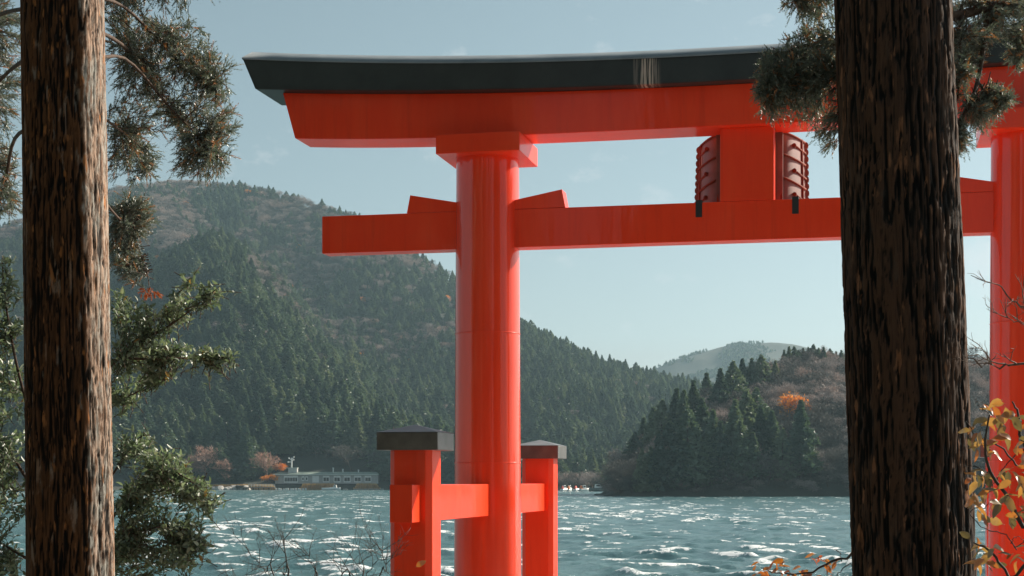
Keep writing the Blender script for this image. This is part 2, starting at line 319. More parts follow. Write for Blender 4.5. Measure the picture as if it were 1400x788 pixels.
head_shore = tab([(800,468),(830,448),(870,438),(1000,434),(1150,436),(1400,430),(2300,430)])
def head_z(X, Y):
    D = Y; p = bearing(X, Y); Rr = head_crest_D(p); S = head_shore(p); Zr = CAM_Z + (HORIZON-head_crest_y(p))/F_PX*Rr
    t = (D-S)/(Rr-S); tt = np.clip(t, 0, 1)
    z = 1.0*sstep(-.01, .04, t)*np.clip(Zr/4, 0, 1) + (Zr-1)*tt**.85
    z = z + (fbm(X/26+8, D/26, 4)-.5)*9*np.clip(4*tt*(1-tt), 0, 1)*np.clip(Zr/12, 0, 1)
    z = np.where(t < 0, -2.5*sstep(0, .05, -t), z)
    over = np.clip(D-Rr, 0, None)
    z = np.where(D > Rr, Zr - .22*over - .003*over**2, z)
    return np.maximum(z, -4)
far_crest_y = tab([(700,575),(800,540),(850,522),(890,506),(920,493),(960,480),(1020,468),(1060,467),(1100,474),(1145,484),(1300,490),(1500,500),(2300,540)])
def far_z(X, Y):
    D = Y; p = bearing(X, Y); Zr = CAM_Z + (HORIZON-far_crest_y(p))/F_PX*3000
    t = np.clip((D-2000)/1000, 0, 1); z = Zr*(t**1.1) + (fbm(X/180, D/250, 4)-.5)*70*np.clip(4*t*(1-t), 0, 1) + (fbm(X/40, D/60, 3)-.5)*6
    over = np.clip(D-3000, 0, None)
    return np.maximum(np.where(D > 3000, Zr - .2*over, z), -4)
def polar_sheet(name, fz, p0, p1, np_, Ds, mat):
    p = np.linspace(p0, p1, np_); D = np.asarray(Ds)
    X = (p[None]-700)/F_PX*D[:, None]; Y = np.broadcast_to(D[:, None], X.shape); Z = fz(X, Y)
    V = np.stack([X, Y, Z], -1).reshape(-1, 3); n = np_
    i = np.arange(len(D)-1)[:, None]*n; j = np.arange(n-1)[None]
    Q = np.stack([i+j, i+j+1, i+n+j+1, i+n+j], -1).reshape(-1, 4)
    m = MB(); m.add(V, None, Q); return tag(m.build(name, mat, smooth=True), kind='structure')
polar_sheet('wooded_hills', hill_z, -900, 2300, 330, np.concatenate([np.linspace(670, 800, 40), np.linspace(806, 1500, 80), np.linspace(1510, 2100, 45)]), M['hill'])
polar_sheet('headland', head_z, 800, 2300, 300, np.linspace(415, 660, 80), M['hill'])
polar_sheet('distant_hill', far_z, 300, 2300, 200, np.linspace(2000, 3500, 60), M['meadow'])

# ------------------------------------------------------------------ the near bank
def bank_z(X, Y):
    k = 5*sstep(-1.2, -4.5, X); return 2.55 - 3.2*sstep(5.5+k*.5, 14+k, Y) + (fbm(X*.5, Y*.5, 4)-.5)*.25
def bank():
    xs = np.concatenate([np.linspace(-320, -22, 20), np.linspace(-20, 20, 110), np.linspace(22, 320, 20)])
    ys = np.concatenate([np.linspace(-240, -12, 16), np.linspace(-10, 20, 96)])
    X, Y = np.meshgrid(xs, ys); Z = bank_z(X, Y); n = len(xs)
    i = np.arange(len(ys)-1)[:, None]*n; j = np.arange(n-1)[None]
    m = MB(); m.add(np.stack([X, Y, Z], -1).reshape(-1, 3), None, np.stack([i+j, i+j+1, i+n+j+1, i+n+j], -1).reshape(-1, 4))
    return tag(m.build('bank', M['soil'], smooth=True), kind='structure')
bank()

def apron():
    o = bbox('stone_apron', (-2.3, 11.5, -1.5), (22, 28, .28), M['paving'], None, .03); tag(o, kind='structure')
    for k in range(10):                           # steps up the bank
        st = bbox('stone_step', (2.75+k*.01, 11.45-.42*(k+1), -.5), (12-k*.01, 11.46-.42*k-.003, .28+.2*(k+1)), M['paving'], o, .015)
M['paving'] = simple('pale_granite_paving', [(.3, (.56, .54, .51)), (.7, (.68, .66, .62))], rough=.8, scale=(2,2,2), bump=.3)
apron()

# ------------------------------------------------------------------ the lake: wind waves with breaking crests
def water_mat():
    m, nt, out = mat_new('wind_blown_lake_water'); l = nt.links.new
    a = node(nt, 'ShaderNodeAttribute', _attribute_name='tint')
    mp = coords(nt, (1.1, 1.1, 1.1)); n = node(nt, 'ShaderNodeTexNoise', Scale=2.2, Detail=9, Roughness=.72); l(mp.outputs[0], n.inputs['Vector'])
    b = node(nt, 'ShaderNodeBump', Strength=.7, Distance=.25); l(n.outputs['Fac'], b.inputs['Height'])
    p = node(nt, 'ShaderNodeBsdfPrincipled', Roughness=.16, IOR=1.333); l(b.outputs[0], p.inputs['Normal'])
    mpc = coords(nt, (.05, .02, .05)); nc = node(nt, 'ShaderNodeTexNoise', Scale=1.0, Detail=5); l(mpc.outputs[0], nc.inputs['Vector'])
    rc = ramp(nt, [(.35, (.075, .175, .188)), (.65, (.115, .225, .235))]); l(nc.outputs['Fac'], rc.inputs[0]); l(rc.outputs[0], p.inputs['Base Color'])
    mpf = coords(nt, (3.6, 1.7, 1)); nf = node(nt, 'ShaderNodeTexNoise', Scale=1.0, Detail=9, Roughness=.78); l(mpf.outputs[0], nf.inputs['Vector'])
    su = node(nt, 'ShaderNodeMath', _operation='MULTIPLY_ADD'); su.inputs[1].default_value = 1.7; l(nf.outputs['Fac'], su.inputs[0])
    s2 = node(nt, 'ShaderNodeMath', _operation='MULTIPLY_ADD'); s2.inputs[1].default_value = 1.0; s2.inputs[2].default_value = -.78; l(a.outputs['Fac'], s2.inputs[0]); l(s2.outputs[0], su.inputs[2])
    rf = ramp(nt, [(.50, (0, 0, 0)), (.72, (1, 1, 1))]); l(su.outputs[0], rf.inputs[0])
    f = node(nt, 'ShaderNodeBsdfPrincipled', Roughness=.7); f.inputs['Base Color'].default_value = (.85, .87, .87, 1)
    mix = nt.nodes.new('ShaderNodeMixShader'); l(rf.outputs[0], mix.inputs[0]); l(p.outputs[0], mix.inputs[1]); l(f.outputs[0], mix.inputs[2]); l(mix.outputs[0], out.inputs[0])
    return m
M['water'] = water_mat()
def lake():
    tx = np.concatenate([np.linspace(-.84, -.36, 30)[:-1], np.linspace(-.36, .36, 640), np.linspace(.36, .84, 30)[1:]])
    D = np.concatenate([np.geomspace(9, 55, 50)[:-1], np.geomspace(55, 800, 520), np.linspace(830, 4000, 12)])
    X = tx[None]*D[:, None]; Y = np.broadcast_to(D[:, None], X.shape).copy()
    r = np.random.default_rng(11)
    H = np.zeros_like(X); dx = np.zeros_like(X); dy = np.zeros_like(X)
    wind = R(-112)                       # blowing towards the camera, slightly to the right
    for k in range(70):
        lam = .9*(5.6/.9)**r.random(); th = wind + r.normal(0, .62); kx, ky = 2*math.pi/lam*math.cos(th), 2*math.pi/lam*math.sin(th)
        amp = .0085*lam**.8; fade = np.clip(1.25-(D/(lam*120)), 0, 1)[:, None]
        ph = kx*X + ky*Y + r.random()*7
        H += amp*fade*np.cos(ph); dx -= amp*fade*.9*math.cos(th)*np.sin(ph); dy -= amp*fade*.9*math.sin(th)*np.sin(ph)
    gust = .65 + .7*fbm(X/55, Y/90, 3)
    H *= gust; dx *= gust; dy *= gust
    sd = H[(D > 60) & (D < 400)].std()
    sdv = H.std(axis=1, keepdims=True)+1e-4
    big = fbm(X/1.9+40, Y/4.0, 3); patch = fbm(X/22+4, Y/50, 2)
    crest = H/sdv
    foam = sstep(.95, 2.1, crest + (big-.5)*3.4 + (patch-.5)*1.4)*.60
    streak = sstep(.55, .76, fbm(X/.7+9, Y/1.5+3, 4))*.36*sstep(-.4, 1.0, crest)
    foam = np.clip(foam + streak, 0, 1)*sstep(25, 55, Y)*(1-sstep(790, 820, Y))
    edge = (sstep(9, 40, Y)*.8+.1)*(1-sstep(.7, .84, np.abs(tx)))[None]*(1-sstep(700, 800, Y))
    edge = np.where(Y > 640, edge, edge)
    V = np.stack([X+dx*edge, Y+dy*edge, H*edge], -1)
    n = len(tx); i = np.arange(len(D)-1)[:, None]*n; j = np.arange(n-1)[None]
    Q = np.stack([i+j, i+j+1, i+n+j+1, i+n+j], -1).reshape(-1, 4)
    m = MB(); m.add(V.reshape(-1, 3), None, Q, foam.ravel())
    # calm water out to the sides, sharing the outer edges of the sheet
    for sgn in (-1, 1):
        a, b = (sgn*.84*9, 9, 0), (sgn*.84*4000, 4000, 0)
        c, d = (sgn*3400, 4000, 0), (sgn*3400, -235, 0)
        if sgn < 0: m.add([a, b, c, d, (sgn*.84*9, -235, 0)], [(0,1,2),(0,2,3),(0,3,4)])
        else: m.add([a, b, c, d, (sgn*.84*9, -235, 0)], [(2,1,0),(3,2,0),(4,3,0)])
    return tag(m.build('lake_water', M['water'], smooth=True), kind='structure')
lake()

# ------------------------------------------------------------------ the torii
TA, TX0, TY0, TL = .2184, -.2707, 18.0707, 5.7335
tc_, ts_ = math.cos(TA), math.sin(TA)
HL = TL/2
def build_torii():
    T = empty('torii_gate', (TX0+HL*tc_, TY0-HL*ts_, 0), -TA)
    tag(T, 'vermilion torii gate with black lintel standing at the lake edge', 'torii gate')
    Z = CAM_Z; red, blk = M['red'], M['black']
    for s in (-1, 1):
        u0 = s*HL
        # pillar: slightly tapered shaft with faint joint rings
        zs = [-.6, .4, 1.2, 2.6, 3.6, 4.6, 5.4, 6.2, 7.2, Z+3.575]
        rr = lambda z: .395 - (z+.6)/(8.4)*.046
        pts = []; n = 72; m = MB()
        rad = [rr(z) for z in zs]
        th = np.arange(n)/n*2*math.pi
        V = np.array([[u0+r_*math.cos(t), r_*math.sin(t), z] for z, r_ in zip(zs, rad) for t in th])
        k = np.arange(len(zs)-1)[:, None]*n; j = np.arange(n)[None]; j2 = (j+1) % n
        m.add(V, None, np.stack([k+j, k+j2, k+n+j2, k+n+j], -1).reshape(-1, 4))
        pil = m.build('pillar', M['red_gloss'], T, smooth=True)
        for zj in (Z+.2, Z+1.63):                  # thin welded joints around the shaft
            m = MB(); V = np.array([[u0+(rr(z)+e_)*math.cos(t), (rr(z)+e_)*math.sin(t), z] for z, e_ in ((zj-.007, -.002), (zj-.004, .003), (zj+.004, .003), (zj+.007, -.002)) for t in th])
            k = np.arange(3)[:, None]*n; m.add(V, None, np.stack([k+j, k+j2, k+n+j2, k+n+j], -1).reshape(-1, 4)); m.build('joint_ring', red, pil)
        # stone plinth in the shallows
        b = MB(); prof = [(-.9, .72), (.30, .72), (.36, .68), (.38, .40)]
        V = np.array([[u0+r_*math.cos(t), r_*math.sin(t), z] for z, r_ in prof for t in th[::2]])
        n2 = len(th[::2]); k = np.arange(len(prof)-1)[:, None]*n2; j = np.arange(n2)[None]; j2 = (j+1) % n2
        b.add(V, None, np.stack([k+j, k+j2, k+n2+j2, k+n2+j], -1).reshape(-1, 4)); b.build('plinth', M['stone'], T)
        # square block on top of the pillar, its sides leaning outwards
        q, w, w2 = .468, .483, .0
        z0, z1, zt = Z+3.564, Z+3.585, Z+3.772
        bev_obj('capital_block', [(u0-q+w2,-w+w2,z0),(u0+q-w2,-w+w2,z0),(u0+q-w2,w-w2,z0),(u0-q+w2,w-w2,z0),
                                  (u0-q,-w,zt),(u0+q,-w,zt),(u0+q,w,zt),(u0-q,w,zt)], BOXF, red, T, .006)
        # support posts before and behind, with black caps, and the tie beam through all three
        for sv in (-1, 1):
            v0 = sv*2.9176; h = .203; c = .055
            ring = [(-h+c,-h),(h-c,-h),(h,-h+c),(h,h-c),(h-c,h),(-h+c,h),(-h,h-c),(-h,-h+c)]
            vs = [(u0+a, v0+b_, z) for z in (-.6, Z+.29) for a, b_ in ring]
            fs = [(7,6,5,4,3,2,1,0), tuple(range(8,16))] + [(i_, (i_+1) % 8, 8+(i_+1) % 8, 8+i_) for i_ in range(8)]
            post = bev_obj('support_post', vs, fs, red, T, .006)
            k_ = .293; za, zb, zc = Z+.284, Z+.448, Z+.527
            cap = bev_obj('post_cap', [(u0-k_,v0-k_,za),(u0+k_,v0-k_,za),(u0+k_,v0+k_,za),(u0-k_,v0+k_,za),(u0-k_,v0-k_,zb),(u0+k_,v0-k_,zb),(u0+k_,v0+k_,zb),(u0-k_,v0+k_,zb)],
                    [(3,2,1,0),(0,1,5,4),(1,2,6,5),(2,3,7,6),(3,0,4,7),(4,5,6,7)], M['black_cap'], post, .006)
            e = .004; roof = bev_obj('cap_roof', [(u0-k_-e,v0-k_-e,zb+.002),(u0+k_+e,v0-k_-e,zb+.002),(u0+k_+e,v0+k_+e,zb+.002),(u0-k_-e,v0+k_+e,zb+.002),(u0,v0,zc)],
                    [(3,2,1,0),(0,1,4),(1,2,4),(2,3,4),(3,0,4)], M['sheet'], post, 0)
        bbox('tie_beam', (u0-.108, -3.40, Z-.381), (u0+.104, 3.40, Z-.035), red, T, .006)
    # lower crossbeam (through both pillars) and wedges on it
    bbox('lower_crossbeam', (-HL-1.897, -.121, Z+2.570), (HL+1.897, .121, Z+2.990), red, T, .007)
    for s in (-1, 1):
        for d in (-1, 1):
            a0, a1 = .30, .885
            u = lambda a: s*HL + d*a
            prof = [(u(a0), Z+2.992), (u(a1+.017), Z+2.992), (u(a1-.022), Z+3.192), (u(a0), Z+3.088)]
            if d < 0: prof = prof[::-1]
            vs = [(a, v, z) for v in (-.1195, .1195) for a, z in prof]
            bev_obj('wedge', vs, [(0,1,2,3),(7,6,5,4),(0,4,5,1),(1,5,6,2),(2,6,7,3),(3,7,4,0)], red, T, .005)
    # upper crossbeam and black lintel with upswept ends
    def swept(name, zb, zt, v, ub, ut, up_b, up_t, mat, eb=4):
        n = 41; m = MB(); ring = []
        for i_ in range(n):
            s_ = -1+2*i_/(n-1)
            q_ = abs(s_)
            row = [(s_*ub, -v, zb+up_b*q_**eb), (s_*ut, -v, zt+up_t*q_**2.2), (s_*ut, v, zt+up_t*q_**2.2), (s_*ub, v, zb+up_b*q_**eb)]
            ring.append(row)
        V = np.array(ring).reshape(-1, 3); Q = []
        for i_ in range(n-1):
            for j in range(4):
                a, b_ = i_*4+j, i_*4+(j+1) % 4; Q.append((a, b_, b_+4, a+4))
        Q += [(3,2,1,0), ((n-1)*4, (n-1)*4+1, (n-1)*4+2, (n-1)*4+3)]
        bm = bmesh.new(); vs = [bm.verts.new(p) for p in V]
        for f in Q: bm.faces.new([vs[i_] for i_ in f])
        bmesh.ops.recalc_face_normals(bm, faces=bm.faces)
        bmesh.ops.bevel(bm, geom=[e for e in bm.edges if e.calc_face_angle(0) > .5], offset=.007, segments=2, affect='EDGES')
        me = bpy.data.meshes.new(name); bm.to_mesh(me); bm.free(); me.materials.append(mat)
        o = bpy.data.objects.new(name, me); C.objects.link(o); o.parent = T
        return o
    swept('upper_crossbeam', Z+3.774, Z+4.213, .2514, HL+2.172, HL+2.318, .085, .17, red)
    lin = swept('black_lintel', Z+4.215, Z+4.489, .41, HL+2.585, HL+2.735, .185, .255, blk, 2.2)
    # pitched metal sheet along the top of the lintel
    n = 41; m = MB(); V = []
    for i_ in range(n):
        s_ = -1+2*i_/(n-1); q_ = abs(s_); zt = Z+4.493+.255*q_**2.2; e = .012
        ut = HL+2.74
        V += [(s_*ut, -.41-e, zt-.008), (s_*ut, -.41-e, zt+.012), (s_*(ut+.045), 0, zt+.185), (s_*ut, .41+e, zt+.012), (s_*ut, .41+e, zt-.008)]
    Q = [(i_*5+j, i_*5+j+1, i_*5+j+6, i_*5+j+5) for i_ in range(n-1) for j in range(4)]
    Tt = [(0,1,2),(0,2,4),(2,3,4)]; Te = [((n-1)*5+a, (n-1)*5+b_, (n-1)*5+c_) for a, b_, c_ in ((0,2,1),(0,4,2),(2,4,3))]
    m.add(V, Tt+Te, Q); m.build('lintel_roof', M['sheet'], lin)
    bbox('centre_strut', (2.588-HL, -.13, Z+2.9915), (3.158-HL, .13, Z+3.773), red, T, .006)
    return T
M['black_cap'] = M['capmetal']
torii = build_torii()

def build_plaque():
    """large framed name plaque hung on the lake side of the strut, seen from behind"""
    P = empty('shrine_plaque', (TX0+HL*tc_, TY0-HL*ts_, CAM_Z+2.99), -TA)
    tag(P, 'ornate framed shrine plaque seen from behind between the two red crossbeams', 'plaque')
    cu = 2.875-HL                                  # strut centre in local u
    bbox('board', (cu-.36, .20, .045), (cu+.36, .25, .80), M['copper'], P, .005)
    for s in (-1, 1):
        def pt(a, b, off=0):                       # a across the wing 0..1 outwards, b up 0..1
            lean = .10*b
            u = cu + s*(.335 + (.245+.02*(1-b))*a*(1 if s > 0 else 1.08)); v = .215 + .42*a**1.9 + lean - off*.6
            z = .02 + .80*b - .10*a + .05*a*b
            return np.array([u - s*off*.6*0, v, z])
        wm = MB(); G = [[pt(i_/8, j_/4) for i_ in range(9)] for j_ in range(5)]
        for off in (0, .03):
            wm.add([p_+[0, off, 0] for row in G for p_ in row], None, [(j_*9+i_, j_*9+i_+1, j_*9+i_+10, j_*9+i_+9) for j_ in range(4) for i_ in range(8)])
        wing = wm.build('frame_wing', M['copper'], P, smooth=True)
        for b in (.02, .36, .68, .985):            # slanting ribs
            m = MB(); m.tube([pt(q_, b, .03) for q_ in np.linspace(.03, .97, 7)], .013, 6); m.build('rib', M['trim'], wing)
        m = MB(); m.tube([pt(.86, 0, .03), pt(.86, 1, .03)], .012, 6); m.build('rib', M['trim'], wing)
        m = MB(); m.tube([pt(.03, 0, .03), pt(.03, 1, .03)], .012, 6); m.build('rib', M['trim'], wing)
        for b in (.2, .52, .86):                   # short pegs with knobs
            m = MB(); q0, q1 = pt(.55, b, .03), pt(1.03, b-.02, .05); m.tube([q0, q1], .013, 6)
            m.tube([q0-[0, .02, 0], q0+[0, .02, 0]], .024, 8); m.build('peg', M['trim'], wing)
        m = MB()                                    # scalloped outer edge
        for q in range(11):
            c0 = pt(1.0, (q+.5)/11, .0); th = np.linspace(0, 2*math.pi, 11)[:-1]
            V = [(c0[0]+.032*math.cos(t), c0[1]+dv, c0[2]+.040*math.sin(t)) for dv in (-.015, .035) for t in th]
            m.add(V, None, [(i_, (i_+1) % 10, 10+(i_+1) % 10, 10+i_) for i_ in range(10)])
            m.add(V, [(0, i_+1, i_) for i_ in range(1, 9)] + [(10, 10+i_, 11+i_) for i_ in range(1, 9)])
        m.build('scalloped_edge', M['copper'], wing)
    for ua in (2.326, 3.349):
        bbox('bracket', (ua-HL, -.128, -.158), (ua+.069-HL, .30, .026), M['iron'], P, .003)
M['trim'] = simple('dull_red_trim', [(.3, (.15, .030, .016)), (.7, (.26, .055, .025))], rough=.85, scale=(8,8,8))
M['iron'] = simple('black_iron', [(.3, (.012, .014, .014)), (.7, (.022, .025, .025))], rough=.5, scale=(8,8,8))
build_plaque()

# ------------------------------------------------------------------ near cedars
def bark_field(th, z, Rad, seed, coarse):
    """height 0..1 of shaggy vertical bark: long strips, split and overlapping"""
    x = th*Rad
    wob = (fbm(z*1.3+seed, th*2+seed, 3)-.5)*.06
    s1 = fbm((x+wob)/.026+seed*3, z/.60+seed, 3, .5)
    s2 = fbm((x+wob*1.4)/.009+seed, z/.16+3*seed, 3, .6)
    s3 = fbm((x+wob)/.014+seed*5, z/.34+seed*2, 3, .55)
    big = fbm(x/.11+seed, z/1.2, 3)
    g1 = sstep(.0, .16, np.abs(2*s1-1)); g2 = sstep(.0, .13, np.abs(2*s3-1))       # narrow cracks between strips
    flake = sstep(.50, .58, fbm((x+wob)/.018+9*seed, z/.085+seed, 3))
    h = g1*(.55+.45*g2)*(.62 + .38*s2) + .16*flake*g1 + .35*(big-.5)*coarse
    return np.clip(h, 0, 1)
def trunk_mesh(base, top, r0, r1, seed, depth, mat, parent, coarse=1.0, nth=240, nz=680, flare=.35, ridge_at=None, side=(-.2, 2.2)):
    base = np.array(base); top = np.array(top)
    z = np.linspace(0, 1, nz); th = np.arange(nth+1)/nth*2*math.pi
    Z = base[2] + (top[2]-base[2])*z
    rad = r0 + (r1-r0)*z + flare*r0*np.exp(-(Z-base[2])/.35)
    TH, ZZ = np.meshgrid(th[:-1], Z)
    # seamless around by blending two fields at the far side
    w = sstep(5.0, 2*math.pi, TH)
    h = bark_field(TH, ZZ, r0, seed, coarse)*(1-w) + bark_field(TH-2*math.pi, ZZ, r0, seed, coarse)*w
    lobes = .035*np.sin(3*TH+1.3+.25*ZZ) + .02*np.sin(7*TH+.5*ZZ+2)
    if ridge_at is not None:                      # a buttress edge with a flatter flank beside it
        dth = np.abs((TH-ridge_at+math.pi) % (2*math.pi)-math.pi); lobes = lobes + .10*np.exp(-(dth/.26)**2)
    rr = rad[:, None]*(1+lobes) + (h-.6)*depth
    cx = base[0] + (top[0]-base[0])*z; cy = base[1] + (top[1]-base[1])*z
    V = np.stack([cx[:, None]+rr*np.cos(TH), cy[:, None]+rr*np.sin(TH), ZZ], -1)
    n = nth; i = np.arange(nz-1)[:, None]*n; j = np.arange(n)[None]; k = (j+1) % n
    m = MB(); m.add(V.reshape(-1, 3), None, np.stack([i+j, i+k, i+n+k, i+n+j], -1).reshape(-1, 4), h.ravel())
    o = m.build('trunk', mat, parent, smooth=True)
    # lichens plus sunlight painted into the flank's colour, ragged border; stray patches elsewhere
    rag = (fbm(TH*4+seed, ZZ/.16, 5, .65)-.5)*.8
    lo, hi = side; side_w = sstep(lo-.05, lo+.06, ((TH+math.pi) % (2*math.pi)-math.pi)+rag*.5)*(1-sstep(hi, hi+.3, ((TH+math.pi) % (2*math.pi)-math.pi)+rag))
    lich_sunlit = np.clip(side_w + .5*sstep(.66, .74, fbm(TH*r0/.05+seed, ZZ/.25, 4)), 0, 1)*sstep(.28, .52, h)
    at_ = o.data.attributes.new('lichen_sunlit', 'FLOAT', 'POINT'); at_.data.foreach_set('value', lich_sunlit.astype(np.float32).ravel())
    return o
def needle_shoots(m, pts, dirs, lens, r, tint, nl=.022, nn=15, wid=.0028):
    """cords of short awl-shaped needles along each shoot"""
    K = len(pts)
    if K == 0: return
    pts = np.asarray(pts); d = np.asarray(dirs); d = d/np.linalg.norm(d, axis=1, keepdims=True)
    ref = np.array([.2, .35, .91]); e1 = np.cross(d, ref); e1 /= np.linalg.norm(e1, axis=1, keepdims=True)+1e-9; e2 = np.cross(d, e1)
    t = (np.arange(nn)+.5)/nn; ph = np.arange(nn)*2.4
    ph = ph[None] + r.random((K, 1))*6.28 + r.normal(0, .3, (K, nn))
    curve = np.array([0, 0, -1.])*.18
    ax = pts[:, None] + d[:, None]*(t[None, :, None]*lens[:, None, None]) + curve*(t[None, :, None]**2)*lens[:, None, None]*.5
    rad = np.cos(ph)[..., None]*e1[:, None] + np.sin(ph)[..., None]*e2[:, None]
    ln = nl*(.7+.6*r.random((K, nn, 1)))*(1.1-.45*t[None, :, None])
    tip = ax + (d[:, None]*.80 + rad*.60)*ln
    side = np.cross(np.broadcast_to(d[:, None], rad.shape), rad)*wid
    V = np.stack([ax-side, ax+side, tip], 2).reshape(-1, 3)
    T = np.arange(K*nn*3).reshape(-1, 3)
    m.add(V, T, None, np.repeat(np.clip(tint, 0, 1), nn*3))
def spray(m, limbs, tip, start, r, n_side=9, L=.075, tint0=.45, brown=.12, sc=1.0):
    """a twig from start to tip with short shoots along both sides and at the end"""
    start = np.array(start); tip = np.array(tip); v = tip-start; ln = np.linalg.norm(v); v = v/(ln+1e-9)
    mid = (start+tip)/2 + np.array([0, 0, .06*ln])
    k = np.linspace(0, 1, 6)[:, None]; path = (1-k)**2*start + 2*k*(1-k)*mid + k**2*tip
    limbs.tube(path, np.linspace(.0034, .0012, 6)*sc, 4, cap=False)
    t = r.random(n_side)**.8*.92+.08; P = (1-t[:, None])**2*start + 2*(t*(1-t))[:, None]*mid + (t**2)[:, None]*tip
    tang = 2*(1-t)[:, None]*(mid-start) + 2*t[:, None]*(tip-mid); tang /= np.linalg.norm(tang, axis=1, keepdims=True)
    rd = r.normal(0, 1, (n_side, 3)); rd -= (rd*tang).sum(1, keepdims=True)*tang; rd /= np.linalg.norm(rd, axis=1, keepdims=True)
    d = tang*.75 + rd*.65 + np.array([0, 0, .10]); d[-1] = v
    P[-1] = tip - v*.02
    tint = tint0 + r.normal(0, .17, n_side); tint = np.where(r.random(n_side) < brown, .9+.1*r.random(n_side), np.clip(tint, 0, .8))
    needle_shoots(m, P, d, L*sc*(.6+.8*r.random(n_side)), r, tint, nl=.024*sc, wid=.0030*sc)
def limb_path(pts, n=14):
    P = np.array(pts, float); t = np.linspace(0, len(P)-1, n); out = []
    for q in t:                                   # Catmull-Rom
        i = min(int(q), len(P)-2); f = q-i
        p0, p1, p2, p3 = P[max(i-1, 0)], P[i], P[i+1], P[min(i+2, len(P)-1)]
        out.append(.5*((2*p1)+(-p0+p2)*f+(2*p0-5*p1+4*p2-p3)*f*f+(-p0+3*p1-3*p2+p3)*f**3))
    return np.array(out)
def foliage_blobs(fm, tm, blobs, limbs_pts, r, droop, **kw):
    """twigs fill soft ellipsoids around the boughs; each twig grows away from the nearest point of a bough"""
    allp = np.concatenate(limbs_pts)
    for (px, py, D, rx, ry, rz, n) in blobs:
        c = at(px, py, D); ax = np.array([rx/F_PX*D, rz, ry/F_PX*D])
        for _ in range(int(n*1.15)):
            q = r.normal(0, 1, 3); q = q/np.linalg.norm(q)*r.random()**.42*(1.0+.28*r.random())
            tip = c + q*ax
            i = np.argmin(((allp-tip)**2).sum(1)); near = allp[i]
            away = tip-near; dist = np.linalg.norm(away); away = away/(dist+1e-6)
            d = away + np.array(droop)*.6 + r.normal(0, .22, 3); d /= np.linalg.norm(d)
            ln = min(.16+.20*r.random(), max(dist, .06)+.05)
            spray(fm, tm, tip, tip-d*ln, r, **kw)

def left_cedar():
    D = 10.9; b = at(97, 788, D); t = at(86, 0, D); k = (t-b)/(t[2]-b[2])
    z0 = float(bank_z(b[0], D))-.25; base = b + k*(z0-b[2]); top = b + k*(12.5-b[2])
    o = empty('cedar_tree', base); tag(o, 'red-brown cedar with sunlit shaggy bark beside the glossy green shrub', 'tree')
    loc = -np.array(base)
    r1 = 61/F_PX*D
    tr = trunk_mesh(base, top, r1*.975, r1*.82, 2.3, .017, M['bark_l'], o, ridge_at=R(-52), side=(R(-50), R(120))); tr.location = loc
    r = np.random.default_rng(21); fm, tm = MB(), MB()
    lp = []
    def limb(pts, r0, r1_, n=16):
        P = limb_path([at(p[0], p[1], p[2]+(0 if k_ == 0 else min(1.7, 1.1*k_))) for k_, p in enumerate(pts)], n); tm.tube(P, np.linspace(r0*.62, r1_, n), 7); lp.append(P)
    limb([(100,30,11.0),(165,60,11.3),(215,120,11.5),(258,195,11.6)], .030, .006)
    limb([(100,-10,11.0),(170,10,11.2),(240,80,11.2),(300,120,11.1)], .026, .005)
    limb([(110,90,11.0),(170,80,11.0),(235,150,10.9),(300,215,10.8)], .026, .005)
    limb([(110,140,11.0),(160,175,11.6),(195,205,11.8),(200,235,11.8)], .020, .005)
    limb([(110,230,11.0),(150,285,11.5),(180,320,11.6),(200,370,11.6),(204,395,11.5)], .020, .003)
    limb([(70,60,11.0),(10,100,11.4),(-40,160,11.6)], .03, .01)
    limb([(60,10,11.0),(0,20,11.3),(-60,60,11.6)], .03, .01)
    limb([(60,170,11.0),(20,190,11.4),(5,260,11.5),(-20,320,11.5)], .028, .008)
    limb([(105,-70,11.0),(190,-50,11.4),(260,-30,11.3)], .03, .008)
    blobs = [(205,30,11.4,55,40,.35,60),(160,25,11.4,25,50,.3,30),(245,75,11.2,45,38,.32,70),(285,100,11.1,28,38,.25,48),(300,170,10.9,20,42,.22,46),(275,215,10.8,34,30,.25,58),
             (228,135,11.3,42,38,.3,50),(185,100,11.2,35,45,.3,40),(175,170,11.5,28,40,.28,44),(195,220,11.8,22,22,.2,26),(165,225,11.6,18,30,.2,22),(250,170,11.2,30,25,.25,26),
             (178,300,11.6,26,26,.25,52),(165,345,11.6,22,28,.22,44),(195,285,11.6,12,14,.15,14),(180,372,11.6,14,12,.15,14),
             (5,40,11.4,30,50,.3,60),(10,130,11.5,22,45,.3,36),(0,215,11.5,20,45,.3,30),(12,280,11.5,16,28,.25,20),(-40,120,11.5,40,90,.4,60),(240,-30,11.3,70,26,.35,60),(150,-20,11.4,50,30,.3,40)]
    foliage_blobs(fm, tm, [(q[0], q[1], q[2]+1.65, *q[3:]) for q in blobs], lp, r, (.10, 0, -.35), tint0=.56, brown=.09, n_side=11, sc=1.12)
    f = fm.build('needle_sprays', M['needles'], o, loc=loc); tag(f, kind='stuff')
    lm = tm.build('boughs', M['limb'], o, smooth=True, loc=loc)
    dm, dt = MB(), MB()                              # one dead orange sprig
    for q in range(6):
        s = at(196+q*3.2, 390+.5*q, 13.2); spray(dm, dt, s+[.014*q-.035, r.normal(0, .03), -.07-.02*r.random()], s, r, n_side=5, L=.035, tint0=.5, brown=0)
    dd = dm.build('dead_sprig', M['dead'], o, loc=loc); dd['label'] = 'dead orange sprig of needles'; tag(dd, kind='stuff')
    return o
left_cedar()

